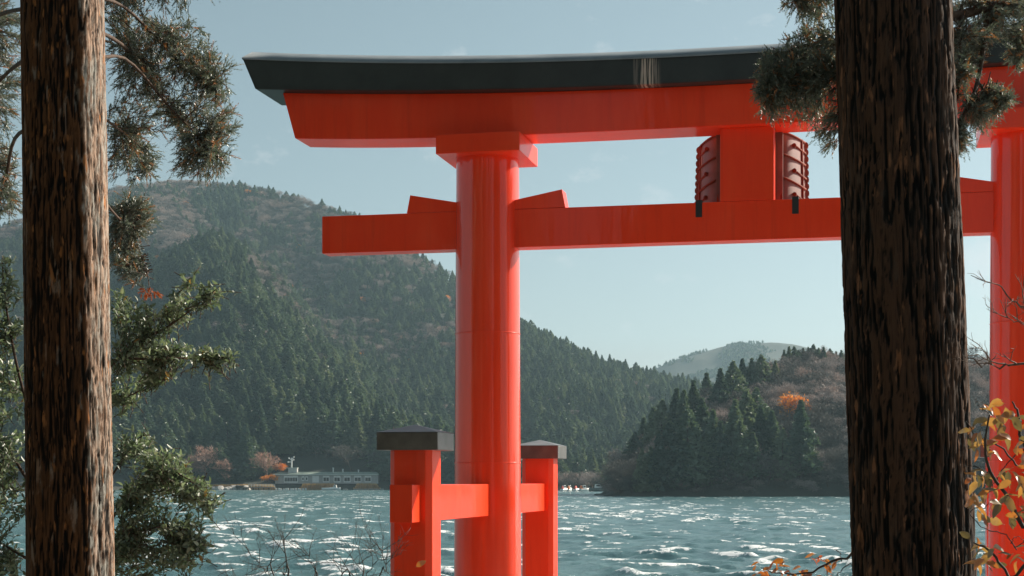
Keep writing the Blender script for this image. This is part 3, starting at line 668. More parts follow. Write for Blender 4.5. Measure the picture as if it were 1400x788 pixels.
def right_cedar():
    D = 8.3; b = at(1246, 788, D); t = at(1219, 0, D); k = (t-b)/(t[2]-b[2])
    z0 = float(bank_z(b[0], D))-.25; base = b + k*(z0-b[2]); top = b + k*(11.5-b[2])
    o = empty('cedar_tree', base); tag(o, 'thick dark grey-brown cedar standing before the right-hand red pillar', 'tree')
    loc = -np.array(base); r1 = 85/F_PX*D
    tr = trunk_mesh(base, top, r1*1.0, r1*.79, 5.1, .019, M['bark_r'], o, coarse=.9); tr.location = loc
    r = np.random.default_rng(33); fm, tm = MB(), MB(); lp = []
    def limb(pts, r0, r1_, n=16):
        P = limb_path([at(*p) for p in pts], n); tm.tube(P, np.linspace(r0, r1_, n), 7); lp.append(P)
    limb([(1210,150,8.3),(1150,108,8.5),(1095,112,8.6),(1052,130,8.6)], .022, .004)
    limb([(1210,60,8.3),(1140,60,8.6),(1090,65,8.7),(1060,85,8.7)], .020, .004)
    limb([(1220,-30,8.3),(1140,-20,8.6),(1090,-5,8.7)], .022, .005)
    limb([(1240,30,8.4),(1305,22,8.6),(1345,12,8.7),(1420,-8,8.9)], .032, .020)
    limb([(1350,14,8.7),(1345,60,8.65),(1337,110,8.6),(1322,150,8.5),(1300,182,8.5)], .016, .008)
    limb([(1315,22,8.6),(1312,70,8.5),(1314,100,8.5),(1305,150,8.5)], .012, .005)
    limb([(1337,112,8.6),(1350,128,8.6),(1372,140,8.6)], .008, .003)
    limb([(1400,0,8.9),(1405,50,8.9),(1390,95,8.9)], .012, .004)
    blobs = [(1100,80,8.6,38,36,.25,64),(1065,100,8.6,30,28,.22,50),(1055,135,8.6,24,24,.2,42),(1090,140,8.6,28,24,.22,40),(1120,120,8.5,20,45,.2,36),(1115,20,8.7,26,30,.25,44),(1100,-10,8.7,30,20,.25,30),
             (1128,175,8.5,12,22,.14,18),(1132,200,8.5,7,10,.1,5),
             (1325,60,8.6,26,28,.2,34),(1345,45,8.8,26,24,.2,26),(1370,30,8.8,30,18,.2,28),(1392,62,8.9,14,30,.2,24),(1362,138,8.6,22,17,.15,36),(1335,160,8.6,24,16,.16,32),(1312,110,8.5,14,30,.14,22),(1312,190,8.5,12,18,.12,14),(1310,205,8.5,8,12,.1,6),(1325,-5,8.7,40,18,.25,26),(1400,10,8.9,20,24,.2,22)]
    foliage_blobs(fm, tm, blobs, lp, r, (-.05, 0, -.30), tint0=.56, brown=.09, sc=.82, n_side=11)
    f = fm.build('needle_sprays', M['needles'], o, loc=loc); tag(f, kind='stuff')
    tm.build('boughs', M['limb'], o, smooth=True, loc=loc)
right_cedar()

# ------------------------------------------------------------------ broad-leaved evergreen shrub behind the left cedar
def leaf_batch(m, pts, dirs, ups, L, W, tint):
    """folded elliptical leaves, six triangles each"""
    d = dirs/np.linalg.norm(dirs, axis=1, keepdims=True); s = np.cross(d, ups); s /= np.linalg.norm(s, axis=1, keepdims=True)+1e-9; u = np.cross(s, d)
    L = L[:, None]; W = W[:, None]
    P = [pts, pts+d*L*.35+s*W*.48+u*W*.16, pts+d*L*.72+s*W*.36+u*W*.12, pts+d*L-u*L*.10, pts+d*L*.72-s*W*.36+u*W*.12, pts+d*L*.35-s*W*.48+u*W*.16, pts+d*L*.4, pts+d*L*.75-u*L*.03]
    V = np.stack(P, 1).reshape(-1, 3); K = len(pts)
    T = np.array([(0,1,6),(1,2,7),(1,7,6),(2,3,7),(3,4,7),(4,5,7),(5,6,7),(5,0,6)])
    m.add(V, (np.arange(K)[:, None, None]*8+T[None]).reshape(-1, 3), None, np.repeat(tint, 8))
def evergreen_shrub():
    D0 = 12.5; bx = at(110, 657, D0)[0]; base = np.array([bx, D0, float(bank_z(bx, D0))-.1])
    o = empty('evergreen_shrub', base); tag(o, 'glossy green broad-leaved shrub spreading behind the red-brown cedar', 'shrub'); loc = -base
    r = np.random.default_rng(5); lm, tm = MB(), MB(); lp = []
    def limb(pts, r0, r1_, n=16):
        P = limb_path([at(p[0], p[1], p[2]+.25) for p in pts], n); tm.tube(P, np.linspace(r0, r1_, n), 6); lp.append(P)
    limb([(110,760,12.3),(130,600,12.2),(150,500,12.0),(215,492,11.8),(318,488,11.6)], .02, .003)
    limb([(120,640,12.3),(140,520,12.2),(190,470,12.0),(240,440,11.9),(300,392,11.8)], .018, .003)
    limb([(150,500,12.2),(200,450,12.2),(225,420,12.2),(262,384,12.1)], .012, .003)
    limb([(150,540,12.1),(180,540,12.0),(225,512,11.9)], .010, .003)
    limb([(110,760,12.3),(170,690,12.1),(230,645,11.8),(290,682,11.6)], .018, .003)
    limb([(110,780,12.3),(160,740,12.0),(230,720,11.8),(280,745,11.7)], .016, .003)
    limb([(120,700,12.3),(160,640,12.2),(190,600,12.1),(205,595,12.1)], .012, .003)
    limb([(110,700,12.3),(40,560,12.4),(10,430,12.4),(3,350,12.4)], .02, .004)
    limb([(100,740,12.3),(40,660,12.4),(0,600,12.4),(-60,560,12.4)], .02, .004)
    limb([(100,790,12.3),(30,760,12.4),(-30,720,12.4)], .02, .004)
    allp = np.concatenate(lp)
    blobs = [(290,487,11.6,32,12,.12,110),(235,480,11.8,40,22,.2,150),(180,480,12.0,35,45,.3,200),(200,440,12.0,40,30,.3,120),(245,425,12.0,30,22,.2,100),(285,405,11.9,22,16,.15,60),(262,392,12.1,10,14,.1,26),
             (165,420,12.1,16,30,.2,70),(215,510,11.9,26,16,.2,70),(170,540,12.1,25,25,.2,90),
             (185,610,12.1,30,22,.25,120),(220,640,11.9,40,28,.3,240),(255,670,11.8,34,26,.28,180),(285,690,11.6,14,16,.15,50),(200,690,12.0,50,40,.35,330),(250,725,11.8,34,28,.25,170),(180,755,12.0,40,40,.35,280),(235,762,11.8,36,24,.3,170),(270,745,11.7,18,14,.15,60),
             (10,385,12.4,16,34,.25,80),(8,450,12.4,22,40,.3,130),(10,530,12.4,24,45,.3,150),(8,610,12.4,26,45,.3,150),(5,690,12.4,28,45,.3,150),(10,765,12.4,28,40,.3,130),(-60,600,12.4,50,130,.4,220),(90,640,12.8,60,130,.3,160)]
    for (px, py, D, rx, ry, rz, n) in blobs:
        n = int(n*2.4)
        D += .25; c = at(px, py, D); ax = np.array([rx/F_PX*D, rz, ry/F_PX*D])
        tuft = max(1, n//7)
        for _ in range(tuft):
            q = r.normal(0, 1, 3); q = q/np.linalg.norm(q)*r.random()**.4; tip = c+q*ax
            near = allp[np.argmin(((allp-tip)**2).sum(1))]; aw = tip-near; aw = aw/(np.linalg.norm(aw)+1e-6)
            tw = aw*.7 + np.array([.25, 0, .45]) + r.normal(0, .35, 3); tw /= np.linalg.norm(tw); ln = .13+.10*r.random()
            st = tip-tw*ln; tm.tube([st, (st+tip)/2+[0, 0, .008], tip], [.003, .0025, .0015], 4, cap=False)
            k = 9; tt = np.linspace(.15, 1, k)[:, None]; P = st+(tip-st)*tt
            a = np.arange(k)*2.4+r.random()*6; e1 = np.cross(tw, [.3, .2, .9]); e1 /= np.linalg.norm(e1); e2 = np.cross(tw, e1)
            rad = np.cos(a)[:, None]*e1+np.sin(a)[:, None]*e2
            d = tw*.75+rad*.75+r.normal(0, .12, (k, 3)); up = tw-rad*.4+np.array([0, 0, .3])+r.normal(0, .25, (k, 3))
            L = .056*(.7+.55*r.random(k)); base_t = r.normal(.45, .14)
            tint = np.clip(base_t+r.normal(0, .1, k)+.18*(tt[:, 0] > .8), 0, .9); tint = np.where(r.random(k) < .008, 1, tint)
            leaf_batch(lm, P, d, up, L, L*.42, tint)
    f = lm.build('leaves', M['leaf_green'], o, loc=loc); tag(f, kind='stuff')
    tm.build('branches', M['limb'], o, smooth=True, loc=loc)
evergreen_shrub()

# ------------------------------------------------------------------ far trees: prototypes of unit height
def conifer_mesh(seed, width, ragged, lo=.06, nlev=46):
    r = np.random.default_rng(seed); m = MB()
    for k in range(nlev):
        t = lo + (1-lo)*((k+r.random()*.8)/nlev)
        prof = width*(1-t**(2.8 if seed in (1, 3) else 2.0))**1.05*(1-t)**(.10 if seed in (1, 3) else .2)*(.55+.45*sstep(lo, .25, t)) + .012
        nb = int(5+5*(1-t))
        for b in range(nb):
            az = r.random()*2*math.pi
            lump = .72+.56*vnoise(az*1.6+seed*7, t*9+seed)
            L = prof*lump*(1-ragged*r.random()); dz = -.16*L + .05*L*r.normal()
            d = np.array([math.cos(az), math.sin(az), 0]); nc = 5
            for c in range(nc):
                s = (.35+.65*(c+r.random())/nc); p = d*L*s + np.array([0, 0, t+dz*s*1.5+.012*r.normal()])
                sz = (.026+.028*(1-t))*(1.25-.5*s)*(.7+.6*r.random())
                for q in range(2):
                    a = r.normal(0, 1, 3); a[2] *= .55; bb = r.normal(0, 1, 3); bb[2] *= .7
                    a /= np.linalg.norm(a); bb /= np.linalg.norm(bb)
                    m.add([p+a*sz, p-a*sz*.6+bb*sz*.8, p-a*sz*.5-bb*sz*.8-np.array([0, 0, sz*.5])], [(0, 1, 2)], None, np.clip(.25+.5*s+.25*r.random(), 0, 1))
    m.add([(.03, 0, .95), (-.02, .025, .95), (-.015, -.025, .95), (0, 0, 1.01)], [(0,1,3),(1,2,3),(2,0,3)], None, .6)
    return m
def bare_mesh(seed, spread=.35, twigs=9, up=.8, blade=.026):
    r = np.random.default_rng(seed); tr, cr = MB(), MB()
    ends = []
    def grow(p, d, L, rad, lev):
        n = 3; pts = [p]
        for q in range(n):
            d = d + r.normal(0, .12, 3) + np.array([0, 0, .06*up]); d /= np.linalg.norm(d); pts.append(pts[-1]+d*L/n)
        (tr if lev < 2 else cr).tube(pts, np.linspace(rad, rad*.62, n+1), 4 if lev < 2 else 3, .4, cap=False)
        if lev == 4: ends.append((pts[-1], d)); return
        nk = [5, 4, 4, 3][lev]
        for q in range(nk):
            az = r.random()*6.28; e1 = np.cross(d, [.3, .5, .81]); e1 /= np.linalg.norm(e1); e2 = np.cross(d, e1)
            nd = d*.75 + (math.cos(az)*e1+math.sin(az)*e2)*(.62+.25*r.random())*(1 if lev else spread*2.6); nd[2] += .12*up; nd /= np.linalg.norm(nd)
            s = pts[-1] if q < 2 else pts[r.integers(1, n+1)]
            grow(np.array(s), nd, L*(.66+.12*r.random()), rad*.55, lev+1)
    grow(np.zeros(3), np.array([.03, .02, 1.]), .30, .020, 0)
    for p, d in ends:                                     # fine twig ends
        for q in range(twigs//2):
            e = d*.6+r.normal(0, .55, 3)+np.array([0, 0, .2]); e /= np.linalg.norm(e); s = np.cross(e, r.normal(0, 1, 3)); s /= np.linalg.norm(s)
            b = p+r.normal(0, .012, 3); l_ = .055+.05*r.random()
            cr.add([b-s*.0016*blade/.01, b+s*.0016*blade/.01, b+e*l_], [(0, 1, 2)], None, .4+.6*r.random())
    zs = np.concatenate(cr.v)[:, 2].max()
    for mb in (tr, cr): mb.v = [v/zs for v in mb.v]
    return tr, cr
def leafy_mesh(seed):
    tr, cr = bare_mesh(seed, .4, 4); r = np.random.default_rng(seed+90)
    c = np.concatenate(cr.v); pick = c[r.integers(0, len(c), 1500)]; pick = pick[pick[:, 2] > .35]
    for p in pick:
        a, b = r.normal(0, 1, 3), r.normal(0, 1, 3); a *= .036/np.linalg.norm(a); b *= .030/np.linalg.norm(b)
        cr.add([p+a, p-a*.5+b, p-a*.5-b], [(0,1,2)], None, r.random())
    return tr, cr
trunk_m = MB(); trunk_m.tube([(0,0,-.03),(0,0,.3),(0,0,.93)], [.018,.013,.003], 6); TRUNK = trunk_m.mesh('conifer_trunk', M['fartrunk'])
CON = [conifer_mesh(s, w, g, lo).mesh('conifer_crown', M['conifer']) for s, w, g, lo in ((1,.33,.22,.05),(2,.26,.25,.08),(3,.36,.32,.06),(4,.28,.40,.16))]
BARE = []
for s, mt in ((11,'bare'),(12,'bare_grey_shaded'),(13,'bare'),(14,'bare_pink'),(15,'bare_grey_shaded')):
    t_, c_ = bare_mesh(s, .30+.05*(s % 3)); BARE.append((t_.mesh('bare_trunk', M['fartrunk']), c_.mesh('bare_crown', M[mt])))
t_, c_ = leafy_mesh(16); LEAFY = (t_.mesh('autumn_trunk', M['fartrunk']), c_.mesh('autumn_crown', M['autumn']))
rt = np.random.default_rng(77)
def put_tree(name, X, Y, z, h, tm, cm, wide, label, cat, group=None):
    o = empty(name, (X, Y, z-.2), rt.random()*6.28); o.scale = (h*wide, h*wide, h)
    tag(o, label, cat, group)
    a = bpy.data.objects.new('trunk', tm); C.objects.link(a); a.parent = o
    b = bpy.data.objects.new('crown', cm); C.objects.link(b); b.parent = o
    return b
src = {}
HC = ('dark cedar standing in the evergreen stand on the headland across the water', 'tree', 'cedars on the headland')
def head_conifer(px, ytop, h, v=None, wide=1.25):
    Ds = np.arange(440, 600, 1.5); X = (px-700)/F_PX*Ds; z = head_z(X, Ds); ok = (z > .4) & (Ds < head_crest_D(np.full_like(Ds, px))+18)
    y = HORIZON-(z+h-CAM_Z)/Ds*F_PX; y = np.where(ok, np.abs(y-ytop), 1e9); i = int(np.argmin(y)); D = Ds[i]
    need = CAM_Z+(HORIZON-ytop)/F_PX*D - z[i]; hh = float(np.clip(need, h*.6, h*1.6))
    v = int(rt.integers(0, 4)) if v is None else v
    lab = HC if h > 10.5 else ('small dark cedar in the row along the crest of the headland', 'tree', 'cedars on the headland crest')
    if px == 1095: lab = ('tall pointed cedar standing alone among bare trees on the headland', 'tree')
    return put_tree('cedar_tree', X[i], D, float(z[i]), hh, TRUNK, CON[v], wide, *lab)
for px, yt, h in [(1002,493,19),(985,503,19),(966,509,20),(948,520,20),(935,533,19),(925,530,20),(905,546,19),(893,556,18),(880,570,17),(868,590,14),(1015,490,16),(1028,489,15),(1041,484,15),(1060,492,12),
                  (1072,478,10),(1079,473,9),(1086,473,10),(1092,478,8),(1098,475,10),(1105,474,9),(1112,470,10),(1119,475,9),(1126,474,10),(1135,476,10),(1143,480,10),(1150,478,10),(1165,480,10),(1180,482,9),(1200,478,10),(1225,482,10),
                  (1020,533,20),(1005,545,20),(1040,555,18),(1034,530,19),(1095,546,22),(960,543,21),(940,560,20),(975,560,20),(915,576,18),(900,592,17),(985,575,20),(1055,560,17),(952,585,18),(930,600,17),(890,610,14),(1012,575,18),(1070,585,14),(970,600,17),(995,604,16),(1030,590,16),(878,612,12),(860,615,9),(850,632,7)]:
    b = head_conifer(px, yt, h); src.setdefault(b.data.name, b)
shore_group = ('tall dark cedar in the first rows of forest behind the far left shore', 'tree', 'cedars along the far shore')
def shore_label(p):
    for lim, txt in ((235, 'behind the glossy green shrub'), (350, 'above the pale shore boulders'), (565, 'in the dark wood behind the lakeside lodge'), (735, 'on the far shore behind the main red pillar'), (9999, 'rising above the moored boats')):
        if p < lim: return ('tall dark cedar ' + txt, 'tree', 'cedars along the far shore')
cand = []
for _ in range(4000):
    p = rt.uniform(-60, 850); D = 758 + 240*rt.random()**1.4 if p < 700 else 745+230*rt.random()**1.4
    X = (p-700)/F_PX*D; cand.append((D, p, X))
kept = []
for D, p, X in cand:
    if 365 < p < 520 and D < 790: continue
    if (250 < p < 300 or 352 < p < 380) and D < 782: continue
    if p > 720 and D < 775: continue
    if any((X-a)**2+(D-b)**2 < 49 for a, b in kept): continue
    kept.append((X, D))
kept = sorted(kept, key=lambda q: q[1])[:245]
for X, D in kept:
    p = bearing(X, D); h = float(np.clip(rt.normal(18, 3.5), 11, 26))*(1.0 if p < 330 or p > 560 else 1.12); h *= .8 if p > 700 else 1
    v = 3 if (340 < p < 560 and rt.random() < .5) else int(rt.integers(0, 4))
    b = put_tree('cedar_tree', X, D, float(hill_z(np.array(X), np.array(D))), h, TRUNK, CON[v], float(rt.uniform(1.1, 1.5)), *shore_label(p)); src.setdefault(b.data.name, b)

# bare trees
SG = ('leafless grey-brown tree in the thin wood on the headland slope', 'tree', 'bare trees on the headland')
bsrc = {}
def bare(X, D, fz, h, k, wide, lab):
    b = put_tree('bare_tree', X, D, float(fz(np.array(X), np.array(D))), h, BARE[k][0], BARE[k][1], wide, *lab); bsrc.setdefault(k, b); return b
hk, tries = [], 0
while len(hk) < 900 and tries < 30000:
    tries += 1
    p = rt.uniform(845, 1420); D = rt.uniform(438, 575); X = (p-700)/F_PX*D
    if float(head_z(np.array(X), np.array(D))) < .5 or D > head_crest_D(p)+8: continue
    if 870 < p < 1060 and D > 462: 
        if rt.random() < .75: continue
    if any((X-a)**2+(D-b)**2 < 12 for a, b in hk): continue
    hk.append((X, D))
hk.sort(key=lambda q: q[1])
low = [q for q in hk if 845 < bearing(*q) < 1165 or bearing(*q) > 1305]
rest_h = [q for q in hk if q not in low[:235]]
for X, D in low[:235]:
    t = D-436; pb = bearing(X, D)
    SG = ('leafless grey tree at the foot of the headland along the waterline' if t < 16 else 'leafless grey-brown tree on the headland slope below the orange tree' if pb > 1050 else 'leafless grey-brown tree among the cedars on the headland', 'tree', 'bare trees on the headland'); bare(X, D, head_z, float(rt.uniform(6, 9.5) if t < 30 else rt.uniform(7.5, 11)), int(rt.choice([1, 4, 4, 1, 0] if t < 45 else [0, 2, 1, 4, 0])), 1.25, SG)
for px, D, h, k, lab in [(277,757,19,3,'pinkish bare tree by the shore rocks left of the lakeside lodge'),(262,760,13,3,'low pinkish bare tree among the cedars above the shore rocks'),(366,760,15,3,'pinkish bare tree at the end of the lakeside lodge'),
                         (480,775,14,1,'wide grey bare tree rising behind the lodge roof'),(447,790,9,0,'small bare tree behind the middle of the lodge roof'),(528,768,14,1,'grey bare tree beside the black-capped post'),(545,772,12,1,'bushy grey bare tree close to the black-capped post')]:
    X = (px-700)/F_PX*D; bare(X, D, hill_z, h, k, 1.35, (lab, 'tree'))
for q in range(46):
    px = rt.uniform(762, 850); D = rt.uniform(712, 760); X = (px-700)/F_PX*D
    if float(hill_z(np.array(X), np.array(D))) < .6: continue
    bare(X, D, hill_z, float(rt.uniform(5, 9)), int(rt.choice([0, 2, 1])), 1.4, ('low brown leafless tree above the moored boats', 'tree', 'bare trees above the moored boats'))
for px, yt, D, h, lab in [(1086,530,474,9,'bright orange autumn tree among bare trees on the headland'),(1138,503,560,6,'small orange tree below the cedars on the headland crest'),(1046,612,452,4,'small rusty orange bush low on the headland')]:
    X = (px-700)/F_PX*D; z = float(head_z(np.array(X), np.array(D))); need = CAM_Z+(HORIZON-yt)/F_PX*D-z-0*h
    b = put_tree('autumn_tree', X, D, z if need > 3 else z, max(need, 3.5), LEAFY[0], LEAFY[1], 1.0, lab, 'tree')
    bsrc['leafy'] = b
for px, D, h in ((372,757,5.5),(384,770,6.5)):
    X = (px-700)/F_PX*D; put_tree('autumn_tree', X, D, float(hill_z(np.array(X), np.array(D))), h, LEAFY[0], LEAFY[1], 1.5, 'orange bush beside the end wall of the lakeside lodge', 'bush', 'orange bushes by the lodge')

# the cedar grove on the bank that the picture is taken from
gr = np.random.default_rng(19); grove = []
while len(grove) < 10:
    x, y = gr.uniform(-34, 34), gr.uniform(-34, 9)
    if abs(x) < 5.5 and y > -6: continue
    if y > -3 and x > -9: continue
    if any((x-a)**2+(y-b)**2 < 26 for a, b in grove): continue
    grove.append((x, y))
for x, y in grove:
    put_tree('cedar_tree', x, y, float(bank_z(np.array(x), np.array(y))), float(gr.uniform(17, 25)), TRUNK, CON[int(gr.integers(0, 4))], .95, 'tall cedar of the grove on the near bank facing the gate', 'tree', 'cedars of the near grove')

# ------------------------------------------------------------------ masses of far wood (points instanced)
def scatter(name, P, scale, rot, idx, sources, parent=None):
    me = bpy.data.meshes.new(name); me.vertices.add(len(P)); me.vertices.foreach_set('co', P.astype(np.float32).ravel())
    for nm, arr, ty in (('t_scale', scale, 'FLOAT_VECTOR'), ('t_rot', rot, 'FLOAT_VECTOR')):
        a = me.attributes.new(nm, ty, 'POINT'); a.data.foreach_set('vector', arr.astype(np.float32).ravel())
    a = me.attributes.new('t_idx', 'INT', 'POINT'); a.data.foreach_set('value', idx.astype(np.int32))
    o = bpy.data.objects.new(name, me); C.objects.link(o)
    ng = bpy.data.node_groups.new(name, 'GeometryNodeTree'); ng.interface.new_socket('Geometry', in_out='INPUT', socket_type='NodeSocketGeometry'); ng.interface.new_socket('Geometry', in_out='OUTPUT', socket_type='NodeSocketGeometry')
    gi, go = ng.nodes.new('NodeGroupInput'), ng.nodes.new('NodeGroupOutput'); jo = ng.nodes.new('GeometryNodeJoinGeometry')
    na = lambda nm, ty: (lambda n: (setattr(n, 'data_type', ty), n.inputs.__getitem__(0).__setattr__('default_value', nm), n)[2])(ng.nodes.new('GeometryNodeInputNamedAttribute'))
    s, ro, ix = na('t_scale', 'FLOAT_VECTOR'), na('t_rot', 'FLOAT_VECTOR'), na('t_idx', 'INT')
    er = ng.nodes.new('FunctionNodeEulerToRotation'); ng.links.new(ro.outputs[0], er.inputs[0])
    for k, so in enumerate(sources):
        oi = ng.nodes.new('GeometryNodeObjectInfo'); oi.inputs['Object'].default_value = so; oi.inputs['As Instance'].default_value = True; oi.transform_space = 'ORIGINAL'
        cp = ng.nodes.new('FunctionNodeCompare'); cp.data_type = 'INT'; cp.operation = 'EQUAL'; cp.inputs[3].default_value = k; ng.links.new(ix.outputs[0], cp.inputs[2])
        ip = ng.nodes.new('GeometryNodeInstanceOnPoints'); ng.links.new(gi.outputs[0], ip.inputs['Points']); ng.links.new(cp.outputs[0], ip.inputs['Selection'])
        ng.links.new(oi.outputs['Geometry'], ip.inputs['Instance']); ng.links.new(er.outputs[0], ip.inputs['Rotation']); ng.links.new(s.outputs[0], ip.inputs['Scale'])
        ng.links.new(ip.outputs[0], jo.inputs[0])
    ng.links.new(jo.outputs[0], go.inputs[0])
    md = o.modifiers.new('trees', 'NODES'); md.node_group = ng
    return o
con_src = list(src.values())[:4]; bare_src = [bsrc[k] for k in (0, 1, 2)] + [bsrc['leafy']]
def hill_forest():
    sp = 7.4; gx, gy = np.meshgrid(np.arange(-900, 420, sp), np.arange(765, 1880, sp)); r = np.random.default_rng(3)
    X = (gx+r.uniform(-.5, .5, gx.shape)*sp).ravel(); Y = (gy+r.uniform(-.5, .5, gx.shape)*sp).ravel()
    p = bearing(X, Y); ok = (p > -120) & (p < 1250) & (Y < hill_crest_D(p)+14); X, Y, p = X[ok], Y[ok], p[ok]
    z = hill_z(X, Y); t = (Y-hill_shore(p))/(hill_crest_D(p)-hill_shore(p))
    ks = np.array(kept); keep = (z > 1)
    kd = np.array([((ks[:, 0]-x)**2+(ks[:, 1]-y)**2).min() < 30 for x, y in zip(X[Y < 1010], Y[Y < 1010])]); sel = np.where(Y < 1010)[0]; keep[sel[kd]] = False
    keep &= ~((p > 362) & (p < 522) & (Y < 790))
    X, Y, z, t, p = X[keep], Y[keep], z[keep], t[keep], p[keep]
    n1 = fbm(X/75+2, Y/120+6, 4); n2 = fbm(X/24+5, Y/30, 3)
    c = -382 + (1750-Y)*.293 + 14*np.sin(Y/90)
    spur = np.exp(-((X-c-8)/34)**2)*sstep(.30, .6, t)
    dec = n1*.55+n2*.30+.22*r.random(len(X))-.035 + .16*(t-.62) + .20*spur - .16*sstep(560, 760, p) > .592
    dec &= t > .16
    N = len(X)
    idx = r.integers(0, 4, N); h = r.normal(9.3, 1.9, N).clip(5.5, 14)*(1+.45*(1-t)); w = h*r.uniform(1.3, 1.7, N)
    idx = np.where(dec, 4+r.integers(0, 3, N), idx); h = np.where(dec, r.uniform(6, 9.5, N), h); w = np.where(dec, h*1.9, w)
    aut = (r.random(N) < .006) & (t > .1); idx = np.where(aut, 7, idx); h = np.where(aut, r.uniform(6, 8, N), h); w = np.where(aut, h*1.1, w)
    o = scatter('hillside_forest', np.stack([X, Y, z-.3], 1), np.stack([w, w, h], 1), np.stack([0*X, 0*X, r.random(N)*6.28], 1), idx, con_src+bare_src)
    tag(o, 'mixed cedar and bare wood covering the hillside across the lake', 'forest', kind='stuff')
hill_forest()
def headland_wood():
    r = np.random.default_rng(4); X = np.array([q[0] for q in rest_h]); Y = np.array([q[1] for q in rest_h]); z = head_z(X, Y); N = len(X)
    h = r.uniform(6.5, 10.5, N); w = h*1.25
    # low scrub between the trees
    sx, sy = [], []
    while len(sx) < 2200:
        p = r.uniform(835, 1420); D = r.uniform(434, 580); x = (p-700)/F_PX*D; sx.append(x); sy.append(D)
    sx, sy = np.array(sx), np.array(sy); sz = head_z(sx, sy); ok = (sz > .3) & (sy < head_crest_D(bearing(sx, sy))+10); sx, sy, sz = sx[ok], sy[ok], sz[ok]; K = len(sx)
    hh = r.uniform(2, 4.5, K); ww = hh*1.9
    X, Y, z, h, w = map(np.concatenate, ((X, sx), (Y, sy), (z, sz), (h, hh), (w, ww))); N = len(X)
    idx = r.choice([0, 1, 1, 2], N); rare = (r.random(N) < .006) & (h > 5); idx = np.where(rare, 3, idx)
    o = scatter('headland_scrub', np.stack([X, Y, z-.3], 1), np.stack([w, w, h], 1), np.stack([0*X, 0*X, r.random(N)*6.28], 1), idx, bare_src)
    tag(o, 'grey leafless scrub and thicket covering the headland', 'scrub', kind='stuff')
headland_wood()
def far_wood():
    r = np.random.default_rng(6); p = r.uniform(820, 1200, 9000); D = r.uniform(2450, 3005, 9000); X = (p-700)/F_PX*D; z = far_z(X, D)
    keep = fbm(X/60, D/90, 3) > .47 + .12*sstep(1000, 1120, p); X, D, z = X[keep], D[keep], z[keep]; N = len(X); h = r.uniform(3, 6, N); w = h*1.5
    o = scatter('distant_scrub', np.stack([X, D, z-.5], 1), np.stack([w, w, h], 1), np.stack([0*X, 0*X, r.random(N)*6.28], 1), r.integers(0, 2, N), [con_src[0], con_src[1]])
    tag(o, 'patches of scrub on the far rounded hill', 'scrub', kind='stuff')
far_wood()

